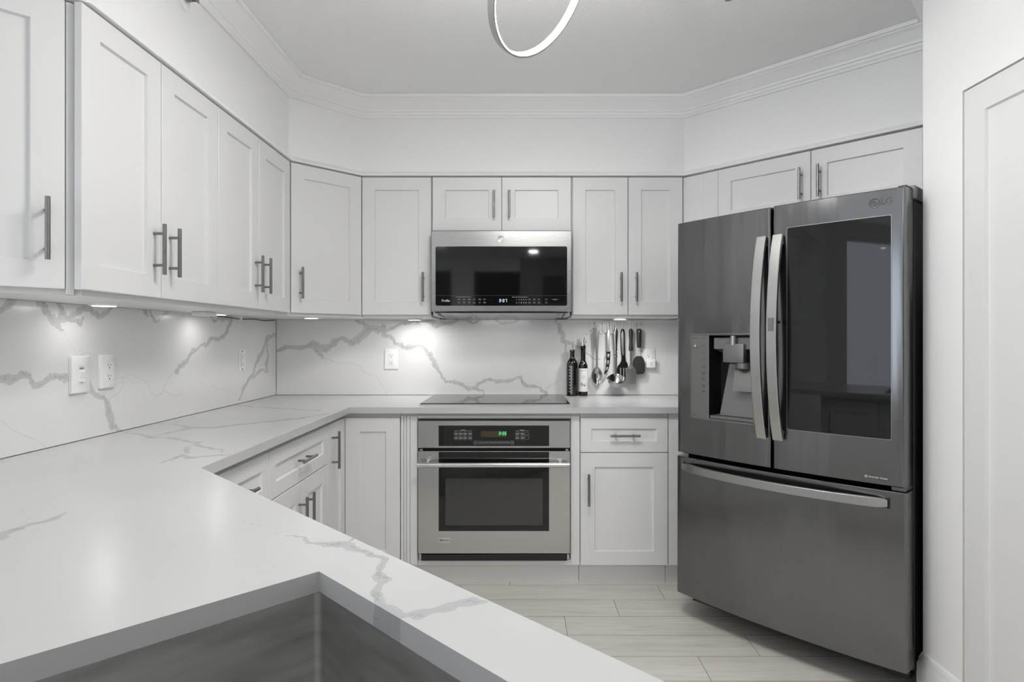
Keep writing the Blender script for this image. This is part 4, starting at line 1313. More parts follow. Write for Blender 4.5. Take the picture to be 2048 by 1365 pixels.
# maker's emblem and lettering, printed badge
xl, zl = 0.812, 1.7335
tl = tangent(xl)
mb = MB()
R_ = 0.0155
def on_front(dx, dz, off=-0.0006):
    x = xl + dx
    return (x, bulge(x) + off, zl + dz)
mb.tube([on_front(R_ * math.cos(t), R_ * math.sin(t)) for t in (2 * math.pi * k / 32 for k in range(32))], 0.0013, 6, closed=True)
mb.tube([on_front(0.60 * R_ * math.cos(t), 0.60 * R_ * math.sin(t)) for t in [rad(90 + 270 * k / 18) for k in range(19)]] + [on_front(0.15 * R_, 0)], 0.0011, 6)
mb.tube([on_front(-0.02 * R_, 0.42 * R_), on_front(-0.02 * R_, -0.38 * R_), on_front(0.30 * R_, -0.38 * R_)], 0.0011, 6)
mb.cyl(on_front(-0.36 * R_, 0.30 * R_, 0.0), on_front(-0.36 * R_, 0.30 * R_, -0.0012), 0.0022, seg=10)
obj('emblem', mb, M['emblem_grey'], dd)
xt = 0.848
text_part('lettering', 'LG', 0.031, (xt, bulge(xt) - 0.0008, 1.736), M['emblem_grey'], dd, rot=(90, 0, math.degrees(tangent(xt))), bold=0.0006, extrude=0.0006)
xb = 0.817
ob = obj('printed_badge', curved_patch(rounded_rect(0.778, 0.856, 0.764, 0.7805, 0.002, 3), -0.0008, 0.0005), M['legend_dark'], dd)
text_part('badge_lettering', 'Inverter Linear', 0.0098, (0.8235, bulge(0.8235) - 0.0016, 0.7722), M['legend'], ob, rot=(90, 0, math.degrees(tangent(0.8235))), bold=0.0001)
mb = MB()
mb.tube([(0.7855 + 0.0045 * math.cos(t), bulge(0.7855) - 0.0012, 0.7722 + 0.0045 * math.sin(t)) for t in (2 * math.pi * k / 16 for k in range(16))], 0.0006, 5, closed=True)
mb.box(0.7835, 0.7875, bulge(0.7855) - 0.0014, bulge(0.7855) - 0.0008, 0.7700, 0.7745)
obj('badge_symbol', mb, M['legend'], ob)
# freezer drawer
fz = obj('freezer_drawer', curved_leaf(0.000, FW, 0.114, 0.730, 0.078), M['dark_steel'], fr)
pts = []
for k in range(29):
    t = k / 28
    x = 0.046 + (0.852 - 0.046) * t
    off = 0.010 + 0.046 * (1 - (2 * t - 1) ** 2) ** 0.75
    pts.append((x, bulge(x) - off, 0.690))
mb = MB().ribbon(pts, [0.0165 if 0 < k < 28 else 0.012 for k in range(29)], 0.009, (0, 0, 1))
for x in (0.062, 0.836):
    mb.box(x - 0.014, x + 0.014, bulge(x) - 0.016, bulge(x) + 0.002, 0.678, 0.702)
obj('handle', mb, M['handle_steel'], fz)
for x in (0.046, 0.852):
    obj('handle_seat', MB().box(x - 0.007, x + 0.007, bulge(x) - 0.004, bulge(x) + 0.0005, 0.671, 0.709, 0.002), M['black'], fz)
# hinge covers on top
for x0, x1 in ((0.792, 0.911), (-0.003, 0.116)):
    mb = MB().box(x0, x1, 0.0825, 0.24, 1.7485, 1.797, 0.005, 2)
    obj('hinge_cover', mb, M['dark_steel_flat'], fr)
mb = MB().box(FW - 0.030, FW - 0.004, 0.012, 0.079, 1.7795, 1.786, 0.001)
obj('hinge_plate', mb, M['black'], fr)
mb = MB().box(0.858, 0.900, 0.012, 0.09, 0.7325, 0.7445)
obj('middle_hinge', mb, M['dark_steel_flat'], fr)

# ------------------------------------------------------------------ ring pendant
RC, RN, RR = Vector((0.0585, 1.70, 2.2633)), Vector((0.723, -0.369, -0.584)).normalized(), 0.2
pend = thing('pendant_light', 'tilted glowing ring pendant hanging from the kitchen ceiling', 'pendant light', (RC.x, RC.y, CEIL - 0.001), 0)
ee1 = RN.cross(Vector((0, 0, 1))).normalized()
ee2 = RN.cross(ee1)
def hoop(r0, r1, h0, h1, n=96):
    mb = MB()
    loops = []
    for k in range(n):
        t = 2 * math.pi * k / n
        dvec = ee1 * math.cos(t) + ee2 * math.sin(t)
        loops.append([RC + dvec * r0 + RN * h0, RC + dvec * r1 + RN * h0, RC + dvec * r1 + RN * h1, RC + dvec * r0 + RN * h1])
    mb.loft(loops, ring=True)
    return mb
obj('ring_frame', hoop(0.194, 0.200, -0.011, 0.011), M['ring_metal'], pend, world=True)
obj('led_strip', hoop(0.190, 0.1938, -0.0095, 0.0095), M['led_strip'], pend, world=True)
# two more level rings above, out of the photo but mirrored in the refrigerator
for hz, hr in ((2.40, 0.24), (2.485, 0.17)):
    def level(r0, r1, z0, z1, n=96):
        return MB().loft([[(0.12 + r * math.cos(2 * math.pi * k / n), 1.60 + r * math.sin(2 * math.pi * k / n), z) for k in range(n)] for r, z in ((r0, z0), (r1, z0), (r1, z1), (r0, z1))], ring=True)
    obj('ring_frame', level(hr - 0.006, hr, hz - 0.011, hz + 0.011), M['ring_metal'], pend, world=True)
    obj('led_strip', level(hr + 0.0003, hr + 0.004, hz - 0.0095, hz + 0.0095), M['led_out_fill'], pend, world=True)  # outward strip, added to light the soffits
    obj('led_strip', level(hr - 0.016, hr - 0.001, hz - 0.0130, hz - 0.0112), M['led_down_fill'], pend, world=True)  # downward strip, added to brighten floor and base cabinets
for (c0, r0, zt) in ((RC, 0.197, None), (Vector((0.12, 1.60, 2.40)), 0.237, 2.40), (Vector((0.12, 1.60, 2.485)), 0.167, 2.485)):
    for a in (90, 210, 330):
        if zt is None:
            b0 = (90 if ee2.z > 0 else -90) + (a - 210) * 0.4
            p = RC + (ee1 * math.cos(rad(b0)) + ee2 * math.sin(rad(b0))) * r0
        else:
            p = Vector((c0.x + r0 * math.cos(rad(a)), c0.y + r0 * math.sin(rad(a)), zt + 0.010))
        q = Vector((0.10 + 0.06 * math.cos(rad(a)), 1.62 + 0.06 * math.sin(rad(a)), CEIL - 0.015))
        obj('suspension_wire', MB().cyl(p, q, 0.0007, seg=6), M['steel_plain'], pend, world=True)
obj('ceiling_canopy', MB().lathe([(0.0, CEIL - 0.029), (0.100, CEIL - 0.029), (0.105, CEIL - 0.025), (0.105, CEIL - 0.0005)], 0.10, 1.62, 32), M['ring_metal'], pend, world=True)

# fixtures for the added fill lights, out of view behind the camera
first = None
places = ['over the sink peninsula', 'over the peninsula corner', 'near the pantry wall', 'near the side window', 'in front of the hallway', 'by the rear left corner']
for i, (x, y) in enumerate(FILL_DOWNLIGHTS):
    if first is None:
        dn = thing('added_ceiling_light', '', 'ceiling light', (x, y, CEIL), 0)
        mb = MB()
        n = 32
        mb.loft([[(q * math.cos(2 * math.pi * k / n), q * math.sin(2 * math.pi * k / n), z) for k in range(n)] for q, z in ((0.095, -0.0005), (0.095, -0.006), (0.074, -0.006), (0.072, -0.0005))], ring=True)
        obj('trim_ring', mb, M['trim'], dn)
        obj('diffuser', MB().lathe([(0.071, -0.004), (0.071, -0.0006)], seg=32), M['lens_dim'], dn)
        first = dn
    else:
        dn = first.copy()
        COL.objects.link(dn)
        dn.location = (x, y, CEIL)
        for ch in list(first.children):
            c = ch.copy()
            COL.objects.link(c)
            c.parent = dn
    props(dn, 'added unseen round ceiling light ' + places[i], 'ceiling light', 'added ceiling lights')

# ------------------------------------------------------------------ puck lights
wh = ['nearest the light switch', 'below the second left cabinet', 'below the diagonal corner cabinet', 'left of the microwave', 'over the hanging utensils', 'by the cropped angled cabinet']
first = None
for i, (x, y) in enumerate(PUCKS):
    if first is None:
        pk = thing('puck_light', '', 'cabinet light', (x, y, UZ0), 0)
        mb = MB().lathe([(0.043, -0.0003), (0.043, -0.007), (0.039, -0.009), (0.034, -0.009), (0.034, -0.0003)], seg=28)
        obj('housing', mb, M['white_plastic'], pk)
        obj('lens', MB().lathe([(0.033, -0.0105), (0.0335, -0.0015)], seg=28), M['lens'], pk)
        first = pk
    else:
        pk = first.copy()
        COL.objects.link(pk)
        pk.location = (x, y, UZ0)
        for ch in list(first.children):
            c = ch.copy()
            COL.objects.link(c)
            c.parent = pk
    props(pk, 'small lit round puck light under the wall cabinet, ' + wh[i], 'cabinet light', 'puck lights under the wall cabinets')
tb = thing('junction_box', 'small white wiring box beside the second puck light under the left cabinets', 'wiring box', (-1.36, 2.585, UZ0), 0)
obj('box', MB().box(-0.03, 0.03, -0.05, 0.05, -0.018, -0.0005, 0.003), M['white_plastic'], tb)
cb = obj('cable', MB().tube([(-1.372, 2.62, 1.366), (-1.40, 2.79, 1.362), (-1.405, 2.90, 1.360), (-1.42, 3.05, 1.357), (-1.44, 3.25, 1.364), (-1.45, 3.40, 1.360), (-1.462, 3.58, 1.368)], 0.0028, 6), M['rubber'])
props(cb, 'thin black cable sagging along the cabinet underside into the left corner', 'cable')
cl = obj('cable_clip', MB().box(-1.43, -1.415, 3.04, 3.06, 1.350, 1.3738, 0.002), M['white_plastic'])
props(cl, 'tiny white clip holding the black cable under the left cabinets', 'cable clip')

# ------------------------------------------------------------------ sprinklers
sp = thing('fire_sprinkler', 'small sidewall fire sprinkler sticking out of the left soffit under the crown moulding', 'sprinkler', (-1.164, 2.078, 2.435), 90)
mb = MB()
n = 28
def lathe_y(mb, prof, seg=28, cx=0, cz=0):
    mb.loft([[(cx + r * math.cos(2 * math.pi * k / seg), y, cz + r * math.sin(2 * math.pi * k / seg)) for k in range(seg)] for r, y in prof])
lathe_y(mb, [(0.034, -0.0004), (0.034, -0.003), (0.026, -0.007), (0.014, -0.008)])
obj('escutcheon', mb, M['white_plastic'], sp)
mb = MB()
lathe_y(mb, [(0.010, -0.008), (0.010, -0.022), (0.006, -0.024), (0.006, -0.030)], 14)
mb.box(-0.014, 0.014, -0.046, -0.044, -0.010, 0.012, 0.001).box(-0.012, -0.009, -0.045, -0.02, -0.003, 0.003).box(0.009, 0.012, -0.045, -0.02, -0.003, 0.003)
obj('head', mb, M['brass'], sp)
s2 = thing('fire_sprinkler', 'tiny pendent sprinkler just showing at the top edge of the ceiling', 'sprinkler', (0.787, 2.26, CEIL), 0)
obj('escutcheon', MB().lathe([(0.034, -0.0004), (0.034, -0.003), (0.022, -0.008), (0.012, -0.010), (0.0, -0.010)], seg=28), M['white_plastic'], s2)
mb = MB().lathe([(0.009, -0.010), (0.009, -0.022), (0.004, -0.026), (0.004, -0.040), (0.015, -0.041), (0.015, -0.0425), (0.0, -0.0425)], seg=16)
obj('head', mb, M['brass'], s2)

# ------------------------------------------------------------------ wall switches and sockets
def plate(root, hw=0.037, hh=0.0595, back=-0.0003):
    o0, o1 = rounded_rect(-hw, hw, -hh, hh, 0.003), rounded_rect(-hw + 0.002, hw - 0.002, -hh + 0.002, hh - 0.002, 0.003)
    mb = MB().loft([[(x, back, z) for x, z in o0], [(x, -0.0045, z) for x, z in o0], [(x, -0.0062, z) for x, z in o1]])
    return obj('cover_plate', mb, M['white_plastic'], root)
def sockets(root, zc=(0.0195, -0.0195), gfci=True):
    mb = MB().slab_xz(rounded_rect(-0.0165, 0.0165, -0.033, 0.033, 0.002), -0.0078, -0.006)
    rc_ = obj('receptacle', mb, M['white_plastic'], root)
    mb = MB()
    for z in zc:
        for dx, h in ((-0.0062, 0.0042), (0.0062, 0.0034)):
            mb.box(dx - 0.0009, dx + 0.0009, -0.0081, -0.0078, z - h + 0.003, z + h + 0.003)
        mb.slab_xz([(0.0026 * math.cos(2 * math.pi * k / 12), z - 0.0075 + 0.0026 * math.sin(2 * math.pi * k / 12)) for k in range(12)], -0.0081, -0.0078)
    obj('socket_slots', mb, M['slot'], rc_)
    if gfci:
        mb = MB().box(-0.007, 0.007, -0.0082, -0.0078, 0.0005, 0.0040, 0.0002).box(-0.007, 0.007, -0.0082, -0.0078, -0.0050, -0.0015, 0.0002)
        obj('test_button', mb, M['trim'], rc_)
    return rc_
XL = -1.4835
sw = thing('light_switch', 'white dimmer light switch with wide plate on the left backsplash', 'light switch', (XL + 0.0065, 2.012, 1.139), 90)
plate(sw, 0.042, 0.062, 0.0062)
obj('switch_frame', MB().slab_xz(rounded_rect(-0.0165, 0.0165, -0.033, 0.033, 0.002), -0.0075, -0.006), M['white_plastic'], sw)
mb = MB().loft([[(-0.011, -0.0075, -0.014), (0.011, -0.0075, -0.014), (0.011, -0.0075, 0.016), (-0.011, -0.0075, 0.016)],
                [(-0.010, -0.0085, -0.014), (0.010, -0.0085, -0.014), (0.010, -0.0125, 0.008), (-0.010, -0.0125, 0.008)]])
obj('rocker', mb, M['white_plastic'], sw)
obj('switch_recess', MB().box(-0.010, 0.010, -0.0079, -0.0074, 0.0165, 0.0235), M['legend_dim'], sw)
mb = MB().box(-0.014, 0.014, -0.0078, -0.0074, -0.0285, -0.0272).box(-0.004, 0.004, -0.0082, -0.0074, -0.030, -0.0262).box(-0.014, 0.014, -0.0078, -0.0074, 0.0275, 0.0282)
obj('dimmer_slider', mb, M['legend_dim'], sw)
s = thing('wall_socket', 'white double socket right beside the light switch on the left backsplash', 'socket', (XL + 0.0065, 2.148, 1.142), 90, 'white wall sockets')
plate(s, 0.040, 0.060, 0.0062)
sockets(s)
s = thing('wall_socket', 'narrow uncovered white socket near the corner of the left backsplash', 'socket', (XL, 3.198, 1.142), 90, 'white wall sockets')
mb = MB().slab_xz(rounded_rect(-0.036, 0.036, -0.0585, 0.0585, 0.003), -0.004, -0.0003)
obj('mounting_strap', mb, M['white_plastic'], s)
sockets(s)
mb = MB()
for z in (0.046, -0.046):
    sg = 1 if z > 0 else -1
    mb.slab_xz([(-0.006, z - 0.002 * sg), (0.006, z - 0.002 * sg), (0.002, z + 0.004 * sg), (0.0012, z + 0.010 * sg), (-0.0012, z + 0.010 * sg), (-0.002, z + 0.004 * sg)][::sg], -0.0048, -0.0038)
obj('mounting_screw', mb, M['slot'], s)
s = thing('wall_socket', 'white double socket on the back wall left of the cooktop', 'socket', (-0.783, 3.6495, 1.134), 0, 'white wall sockets')
plate(s, 0.0405, 0.062)
sockets(s, gfci=False)
s = thing('wall_socket', 'white double socket right of the hanging utensils, with an adapter plugged in', 'socket', (0.782, 3.6495, 1.134), 0, 'white wall sockets')
plate(s, 0.039, 0.062)
sockets(s, gfci=False)
ad = thing('plug_adapter', 'small white plug-in adapter filling the lower half of the right socket', 'adapter', (0.790, 3.6415, 1.108), 0)
obj('housing', MB().box(-0.028, 0.028, -0.026, -0.0003, -0.026, 0.026, 0.003, 2), M['white_plastic'], ad)
mb = MB()
for dx in (-0.0062, 0.0062):
    mb.box(dx - 0.0009, dx + 0.0009, -0.0264, -0.0255, 0.0005, 0.009)
mb.slab_xz([(0.0026 * math.cos(2 * math.pi * k / 12), -0.006 + 0.0026 * math.sin(2 * math.pi * k / 12)) for k in range(12)], -0.0264, -0.0255)
obj('socket_slots', mb, M['slot'], ad)

# ------------------------------------------------------------------ bottles
b1 = thing('oil_bottle', 'dark glass oil bottle with white measuring scale and metal pourer beside the cooktop', 'bottle', (0.314, 3.610, TOP + 0.0003), 0, 'bottles beside the cooktop')
prof = [(0.0, 0.0), (0.030, 0.0), (0.033, 0.003), (0.0335, 0.010), (0.0335, 0.185), (0.032, 0.198), (0.027, 0.210), (0.019, 0.221), (0.015, 0.229), (0.0138, 0.238), (0.0135, 0.262), (0.0152, 0.263), (0.0152, 0.274), (0.0138, 0.276), (0.0, 0.276)]
obj('glass', MB().lathe(prof, seg=36), M['bottle'], b1)
mb = MB()
def on_bottle(mb, a0, a1, z0, z1, r):
    n = 3
    mb.loft([[(r * math.sin(rad(a)), -r * math.cos(rad(a)), z0), (r * math.sin(rad(a)), -r * math.cos(rad(a)), z1), ((r - .0006) * math.sin(rad(a)), -(r - .0006) * math.cos(rad(a)), z1), ((r - .0006) * math.sin(rad(a)), -(r - .0006) * math.cos(rad(a)), z0)] for a in [a0 + (a1 - a0) * k / n for k in range(n + 1)]])
on_bottle(mb, -19, -13, 0.010, 0.182, 0.0338)
for k in range(9):
    z = 0.026 + k * 0.0185
    on_bottle(mb, -38, -28, z, z + 0.0035 + 0.001 * (k % 3), 0.0338)
    on_bottle(mb, -33, -26, z - 0.003, z - 0.0015, 0.0338)
for k in range(30):
    z = 0.018 + k * 0.0056
    on_bottle(mb, -9, 3 if k % 3 == 0 else -3, z, z + 0.0016, 0.0338)
obj('measuring_scale', mb, M['legend'], b1)
mb = MB().cyl((0, 0, 0.275), (0, 0, 0.281), 0.0105, seg=16).tube([(0, 0, 0.280), (0.001, 0, 0.300), (0.004, -0.001, 0.318), (0.008, -0.002, 0.330)], [0.0045, 0.004, 0.0032, 0.0028], 10)
obj('pourer', mb, M['steel_plain'], b1)
b2 = thing('vinegar_bottle', 'slim dark bottle with a white berry label and steel pourer, next to the oil bottle', 'bottle', (0.380, 3.612, TOP + 0.0003), 0, 'bottles beside the cooktop')
prof = [(0.0, 0.0), (0.0255, 0.0), (0.0275, 0.003), (0.0278, 0.010), (0.0278, 0.170), (0.0265, 0.182), (0.0215, 0.196), (0.0160, 0.207), (0.0145, 0.216), (0.0142, 0.280), (0.0155, 0.282), (0.0155, 0.300), (0.0, 0.301)]
obj('glass', MB().lathe(prof, seg=36), M['bottle'], b2)
lb = MB()
n = 40
lb.loft([[(q * math.cos(2 * math.pi * k / n), q * math.sin(2 * math.pi * k / n), z) for k in range(n)] for q, z in ((0.0277, 0.026), (0.0281, 0.026), (0.0281, 0.165), (0.0277, 0.165))], ring=True)
lo = obj('paper_label', lb, M['label'], b2)
mb = MB()
for z, a, h in ((0.1270, 34, 0.0006), (0.1190, 24, 0.0018), (0.1110, 26, 0.0018), (0.1020, 12, 0.0016), (0.038, 30, 0.0006)):
    on_bottle(mb, -a, a, z, z + h, 0.0285)
obj('printed_lines', mb, M['legend_dim'], lo)
nm_ = text_part('printed_name', 'BELLETTI', 0.0095, (0, 0, 0), M['legend_dim'], lo, align='CENTER')
for v in nm_.data.vertices:                          # wrap the lettering round the bottle
    a = v.co.x / 0.0284
    r_ = 0.0283 + max(0.0, v.co.z)
    v.co = (r_ * math.sin(a), -r_ * math.cos(a), v.co.y + 0.1515)
nm_.rotation_euler = (0, 0, 0)
rnd = random.Random(11)
for nm, mm, cnt, sp_ in (('berry_print', 'red', 11, 24), ('flower_print', 'pink', 16, 26), ('leaf_print', 'leaf', 22, 44)):
    mb = MB()
    for k in range(cnt):
        a = rnd.uniform(-sp_, sp_)
        z = 0.066 + rnd.uniform(-0.009, 0.009) + abs(a) * 0.0001
        h_ = rnd.uniform(0.0012, 0.0024)
        on_bottle(mb, a - h_ * 1100, a + h_ * 1100, z - h_, z + h_, 0.0284 + 0.00002 * k)
    obj(nm, mb, M[mm], lo)
mb = MB().cyl((0, 0, 0.300), (0, 0, 0.306), 0.0165, seg=18).cyl((0, 0, 0.306), (0, 0, 0.322), 0.009, 0.007, seg=14)
mb.tube([(0, 0, 0.318), (0.001, 0, 0.336), (0.004, 0, 0.352)], [0.007, 0.0065, 0.0055], 12).tube([(0.012, 0, 0.318), (0.016, 0, 0.326), (0.014, 0, 0.338)], 0.0035, 8)
obj('pourer', mb, M['steel_plain'], b2)

# ------------------------------------------------------------------ utensil rail
rl = thing('utensil_rail', 'slim white metal rail on the back wall under the right cabinet', 'rail', (0.222, 3.6495, 1.361), 0)
mb = MB().box(0.0, 0.745, -0.004, -0.0003, -0.009, 0.0105).box(0.0, 0.745, -0.026, -0.004, 0.0065, 0.0105).box(0.0, 0.745, -0.026, -0.021, -0.006, 0.0065, 0.0008)
obj('channel', mb, M['hook'], rl)
obj('joint_clip', MB().box(0.416, 0.452, -0.030, -0.0262, -0.008, 0.0102, 0.001), M['white_plastic'], rl)

YH = 3.618
ps = 0.00302
def hook_path(s):
    p = [(0, -0.004, 0.006), (0, -0.004, -0.018), (0, -0.004, -0.030)]
    for k in range(9):
        t = k / 8
        a = rad(90 - 200 * t)
        p.append((s * (-0.006 + 0.0), 0, 0) if False else (-0.013 * s + 0.013 * s * math.cos(rad(60 - 210 * t)) - 0.006 * s * t, -0.004 - 0.012 * math.sin(math.pi * t) * 0.6, -0.055 + 0.013 * math.sin(rad(60 - 210 * t))))
    return p
HOOKS = [  # x, turn, label
    (1184.0, 0, 'empty white wire hook at the left end of the utensil rail, swung sideways'),
    (1193.6, 80, 'white wire hook carrying the steel serving spoon'),
    (1198.0, 90, 'empty white hook immediately right of the spoon handle'),
    (1207.5, 20, 'empty white hook midway between the spoon and the slotted knife'),
    (1211.5, 160, 'empty white hook just left of the slotted knife'),
    (1215.5, 80, 'white hook carrying the slotted knife'),
    (1221.5, 150, 'empty white hook just right of the slotted knife'),
    (1226.0, 30, 'empty white hook touching the ladle handle on its left side'),
    (1229.8, 80, 'white wire hook carrying the glass-handled ladle'),
    (1244.2, 80, 'white wire hook carrying the black slotted spatula'),
    (1260.5, 70, 'white wire hook carrying the short steel turner'),
    (1265.0, 30, 'empty white hook between turner and round spatula, the left of two'),
    (1269.0, 150, 'empty white hook between turner and round spatula, the right of two'),
    (1277.6, 80, 'white wire hook carrying the round black spatula'),
]
first = None
for px, turn, lab in HOOKS:
    x = (px - 1040) * ps
    if first is None:
        hk = thing('rail_hook', '', 'hook', (x, YH, 1.361), 0)
        mb = MB().box(-0.0048, 0.0048, 0.0, 0.0026, -0.016, 0.0042, 0.0006).box(-0.0030, 0.0030, -0.0024, 0.0004, -0.022, -0.012, 0.0006)
        obj('clip', mb, M['hook'], hk)
        path = [(0, -0.001, -0.018), (0.002, -0.001, -0.032)]
        for k in range(11):
            a = rad(50 - 230 * k / 10)
            path.append((-0.011 + 0.014 * math.cos(a), -0.001, -0.055 + 0.014 * math.sin(a)))
        wire = obj('wire', MB().tube(path, 0.0016, 8), M['hook'], hk)
        first = hk
    else:
        hk = first.copy()
        COL.objects.link(hk)
        hk.location = (x, YH, 1.361)
        for ch in list(first.children):
            c = ch.copy()
            COL.objects.link(c)
            c.parent = hk
            if c.name.startswith('wire'):
                c.rotation_euler = (0, 0, rad(turn))
    props(hk, lab, 'hook', 'white hooks on the utensil rail')

def utensil(name, label, cat, px, dy=0.0):
    return thing(name, label, cat, ((px - 1040) * ps, YH + dy, 0), 0, 'utensils hanging from the rail')
def zz(py): return CAM_H + (677 - py) * ps
def outline_loft(mb, rows, th, y=0.0):
    """rows: (z, x_left, x_right, y) -> thin solid with thickness th"""
    mb.loft([[(a, yy - th / 2, z), ((a + b) / 2, yy - th / 2 * 1.15, z), (b, yy - th / 2, z), (b, yy + th / 2, z), ((a + b) / 2, yy + th / 2, z), (a, yy + th / 2, z)] for z, a, b, yy in rows])
    return mb
# 1 spoon
t = utensil('serving_spoon', 'long plain steel serving spoon, leftmost of the hanging utensils', 'spoon', 1193, -0.012)
rows = []
for py, wpx in ((655.0, 1.6), (656.5, 3.4), (660, 4.8), (668, 5.2), (680, 4.3), (695, 3.2), (712, 2.3), (730, 2.2), (737, 2.6)):
    rows.append((zz(py), -wpx * ps + 0.002 * (py > 700) * 0, wpx * ps, 0.0))
obj('handle', outline_loft(MB(), rows, 0.003), M['steel_tool'], t)
def bowl(mb, cx, z0, z1, hw, depth, th=0.0012, n=14, seg=13, tip=0.9):
    out, inn = [], []
    for side, lst in ((0, out), (1, inn)):
        for i in range(n + 1):
            s = i / n
            prof = max(0.03, math.sin(math.pi * (0.04 + 0.94 * s ** tip)) ** 0.62)
            z = z0 + (z1 - z0) * s
            row = []
            for k in range(seg):
                q = -1 + 2 * k / (seg - 1)
                dpt = depth * prof * (1 - q * q)
                row.append((cx + hw * prof * q, dpt + (th if side == 0 else 0), z))
            lst.append(row)
    loops = [o + i[::-1] for o, i in zip(out, inn)]
    mb.loft(loops)
    return mb
obj('bowl', bowl(MB(), 0.0005, zz(735), zz(770), 0.0325, 0.016), M['steel_tool'], t)
# 2 slotted black knife
t = utensil('slotted_knife', 'narrow black slotted knife on a slim steel rod, right of the spoon', 'kitchen tool', 1216, -0.012)
obj('rod', outline_loft(MB(), [(zz(661), -0.004, 0.004, 0), (zz(664), -0.0065, 0.0065, 0), (zz(704), -0.0065, 0.0065, 0)], 0.006), M['steel_dull'], t)
L_x = [(703, -4.2, 4.0), (710, -4.4, 3.8), (718, -4.0, 3.6), (727, -4.6, 2.6), (736, -5.6, 0.8), (743, -7.2, -2.2), (748, -9.0, -6.0)]
holes = [(708, 715), (721, 729), (734, 740)]
bmk = MB()
rows_py = sorted({p for p, _, _ in L_x} | {h for hh in holes for h in hh})
def interp(py, i):
    for a, b in zip(L_x, L_x[1:]):
        if a[0] <= py <= b[0]:
            f = (py - a[0]) / (b[0] - a[0])
            return a[i] + (b[i] - a[i]) * f
for a, b in zip(rows_py, rows_py[1:]):
    hole = any(h0 <= a and b <= h1 for h0, h1 in holes)
    la, ra_, lb_, rb_ = interp(a, 1) * ps, interp(a, 2) * ps, interp(b, 1) * ps, interp(b, 2) * ps
    def quad(x0, x1, x2, x3):
        bmk.loft([[(x0, -0.0015, zz(a)), (x1, -0.0015, zz(a)), (x1, 0.0015, zz(a)), (x0, 0.0015, zz(a))], [(x2, -0.0015, zz(b)), (x3, -0.0015, zz(b)), (x3, 0.0015, zz(b)), (x2, 0.0015, zz(b))]])
    if hole:
        f = 0.24
        quad(la, la + (ra_ - la) * f, lb_, lb_ + (rb_ - lb_) * f)
        quad(ra_ - (ra_ - la) * f, ra_, rb_ - (rb_ - lb_) * f, rb_)
    else:
        quad(la, ra_, lb_, rb_)
obj('blade', bmk, M['black_gloss'], t)
# 3 ladle
t = utensil('ladle', 'shiny steel ladle with a clear glass handle and wide double-lipped bowl', 'ladle', 1229.5, -0.028)
mb = MB()
rows = [(656, 1.2), (659, 3.4), (664, 4.6), (672, 4.3), (685, 3.6), (694, 2.8), (699, 3.2), (703, 2.6)]
mb.loft([[(w_ * ps * math.cos(2 * math.pi * k / 14), 0.0065 * math.sin(2 * math.pi * k / 14), zz(py)) for k in range(14)] for py, w_ in rows])
obj('handle', mb, M['steel_tool'], t)
mb = MB()
for py, w_ in ((699.5, 3.6), (706, 3.4), (713, 3.4)):
    mb.loft([[(w_ * ps * math.cos(2 * math.pi * k / 14), w_ * ps * 0.7 * math.sin(2 * math.pi * k / 14), zz(py) + dz) for k in range(14)] for dz in (0.004, -0.004)])
obj('collar', mb, M['steel_tool'], t)
obj('shaft', outline_loft(MB(), [(zz(703), -0.0085, 0.0085, 0.002), (zz(730), -0.0085, 0.0085, 0.004), (zz(751), -0.0078, 0.0078, 0.008)], 0.0022), M['steel_tool'], t)
mb = MB()
n = 36
def lrim(s, z):
    pts = []
    for k in range(n):
        a = 2 * math.pi * k / n
        lip = 1 + 0.16 * max(0, abs(math.cos(a)) - 0.8) / 0.2
        pts.append((0.0465 * s * math.cos(a) * lip, -0.026 + 0.036 * s * math.sin(a), z + (0.024 * math.sin(a) * s)))
    return pts
zr_ = zz(756)
mb.loft([lrim(0.97, zr_), lrim(1.0, zr_ + 0.002), lrim(1.02, zr_), lrim(0.93, zr_ - 0.018), lrim(0.72, zr_ - 0.036), lrim(0.40, zr_ - 0.046), lrim(0.05, zr_ - 0.048),
         lrim(0.05, zr_ - 0.046), lrim(0.40, zr_ - 0.044), lrim(0.70, zr_ - 0.034), lrim(0.90, zr_ - 0.017)], ring=True)
obj('bowl', mb, M['steel_tool'], t)
# 4 slotted black spatula
t = utensil('slotted_spatula', 'black slotted spatula with a pale inlaid handle, behind the steel turner', 'spatula', 1244.5, -0.006)
rows = [(658.5, -1.5, 1.5), (660, -3.2, 3.2), (666, -4.3, 4.3), (690, -4.2, 4.6), (708, -3.2, 5.0), (714, -2.2, 5.2), (722, -2.8, 6.4), (728, -6.0, 10.0), (733, -10.0, 10.5), (740, -11.8, 10.5), (748, -11.5, 9.5), (758, -8.0, 8.5)]
obj('blade', outline_loft(MB(), [(zz(p), a * ps, b * ps, 0.0) for p, a, b in rows], 0.006), M['black_gloss'], t)
obj('handle_inlay', outline_loft(MB(), [(zz(p), a * ps, b * ps, 0.0) for p, a, b in ((664, -1.6, 1.6), (668, -2.6, 2.6), (690, -2.4, 2.8), (706, -1.4, 3.2), (711, -0.2, 2.0))], 0.0085), M['dark_steel_flat'], t).data.materials[0] = M['steel_dull']
mb = MB()
for x0 in (-5.0, 1.0, 5.5):
    mb.slab_xz(rounded_rect(x0 * ps, (x0 + 1.8) * ps, zz(753), zz(736), 0.002), -0.0036, -0.0030)
obj('slots', mb, M['legend_dim'], t)
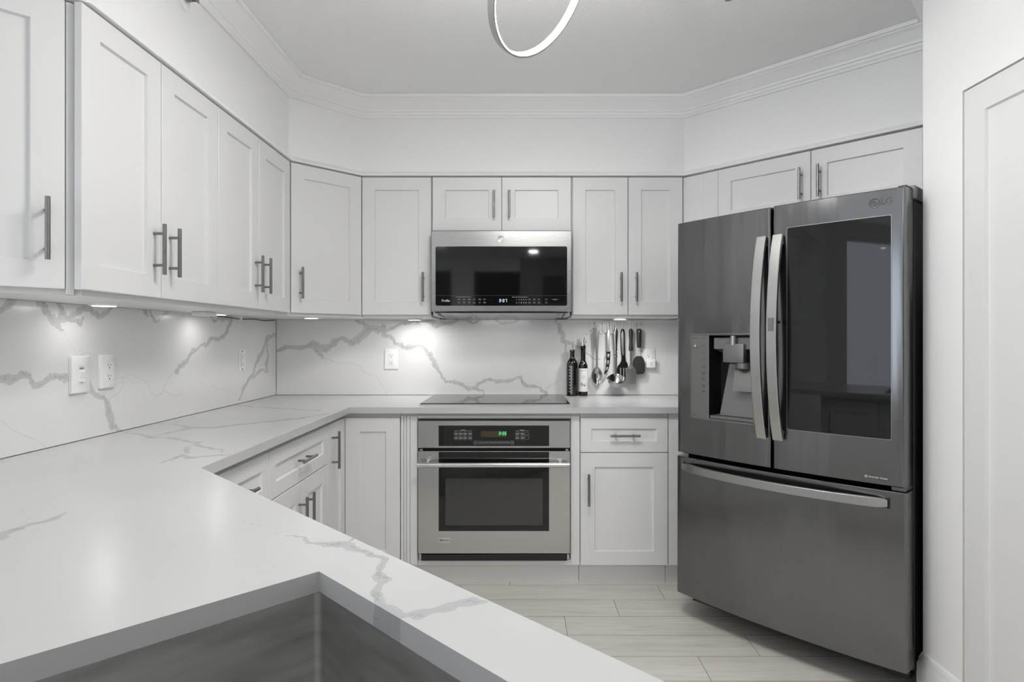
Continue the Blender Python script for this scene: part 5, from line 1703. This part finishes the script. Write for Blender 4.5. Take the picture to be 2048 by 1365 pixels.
# 5 turner
t = utensil('steel_turner', 'small steel turner with a square blade and black moulded handle', 'turner', 1260, -0.022)
rows = [(658, 1.6), (659.5, 3.4), (664, 4.4), (671, 4.2), (682, 3.3), (692, 3.9), (699, 4.3), (702, 3.6)]
obj('handle', MB().loft([[(w_ * ps * math.cos(2 * math.pi * k / 16), w_ * ps * 0.75 * math.sin(2 * math.pi * k / 16), zz(p)) for k in range(16)] for p, w_ in rows]), M['rubber'], t)
rows = [(702, -2.2, 2.2), (715, -1.8, 2.2), (728, -1.6, 2.6), (732, -3.5, 4.0), (736, -8.0, 7.5), (740, -10.5, 10.6), (742, -10.8, 10.8), (768, -10.9, 10.0)]
obj('blade', outline_loft(MB(), [(zz(p), a * ps, b * ps, 0.0 if p < 736 else -0.003) for p, a, b in rows], 0.0018), M['steel_dull'], t)
# 6 round black spatula
t = utensil('round_spatula', 'wide round-headed black spatula, rightmost of the hanging utensils', 'spatula', 1277, -0.010)
rows = [(658, 2.4), (659.5, 4.4), (664, 5.2), (680, 5.0), (694, 4.2), (696, 3.4)]
obj('handle', MB().loft([[(w_ * ps * math.cos(2 * math.pi * k / 16), w_ * ps * 0.7 * math.sin(2 * math.pi * k / 16), zz(p)) for k in range(16)] for p, w_ in rows]), M['rubber'], t)
mb = MB()
for s in (-1, 1):
    mb.tube([(s * 2.0 * ps, 0, zz(695)), (s * 1.8 * ps, 0, zz(704)), (s * 3.6 * ps, 0, zz(712)), (s * 5.0 * ps, 0, zz(718))], 0.0017, 8)
obj('wire_neck', mb, M['steel_tool'], t)
rows = [(712.5, -3.5, 3.5), (714, -7.0, 6.0), (717, -9.6, 8.6), (722, -11.8, 10.6), (728, -12.6, 11.8), (736, -12.4, 12.0), (742, -11.0, 11.8), (746, -9.0, 10.4), (748.5, -6.0, 7.0)]
obj('head', outline_loft(MB(), [(zz(p), a * ps, b * ps, 0.0) for p, a, b in rows], 0.005), M['rubber'], t)

# ------------------------------------------------------------------ living-room pictures, seen only as reflections
pc = thing('picture', 'large dark canvas picture on the pale rear wall of the living room', 'picture', (-1.55, -3.299, 1.75), 180)
obj('canvas', MB().box(-0.42, 0.42, -0.035, -0.001, -0.75, 0.60, 0.003), M['art'], pc)
pc = thing('picture', 'small dark framed picture on the grey wall beside the hallway', 'picture', (0.55, -3.299, 2.05), 180)
obj('frame', MB().box(-0.18, 0.18, -0.03, -0.001, -0.22, 0.22, 0.003), M['black'], pc)
obj('print', MB().box(-0.15, 0.15, -0.032, -0.0301, -0.19, 0.19), M['art'], pc)
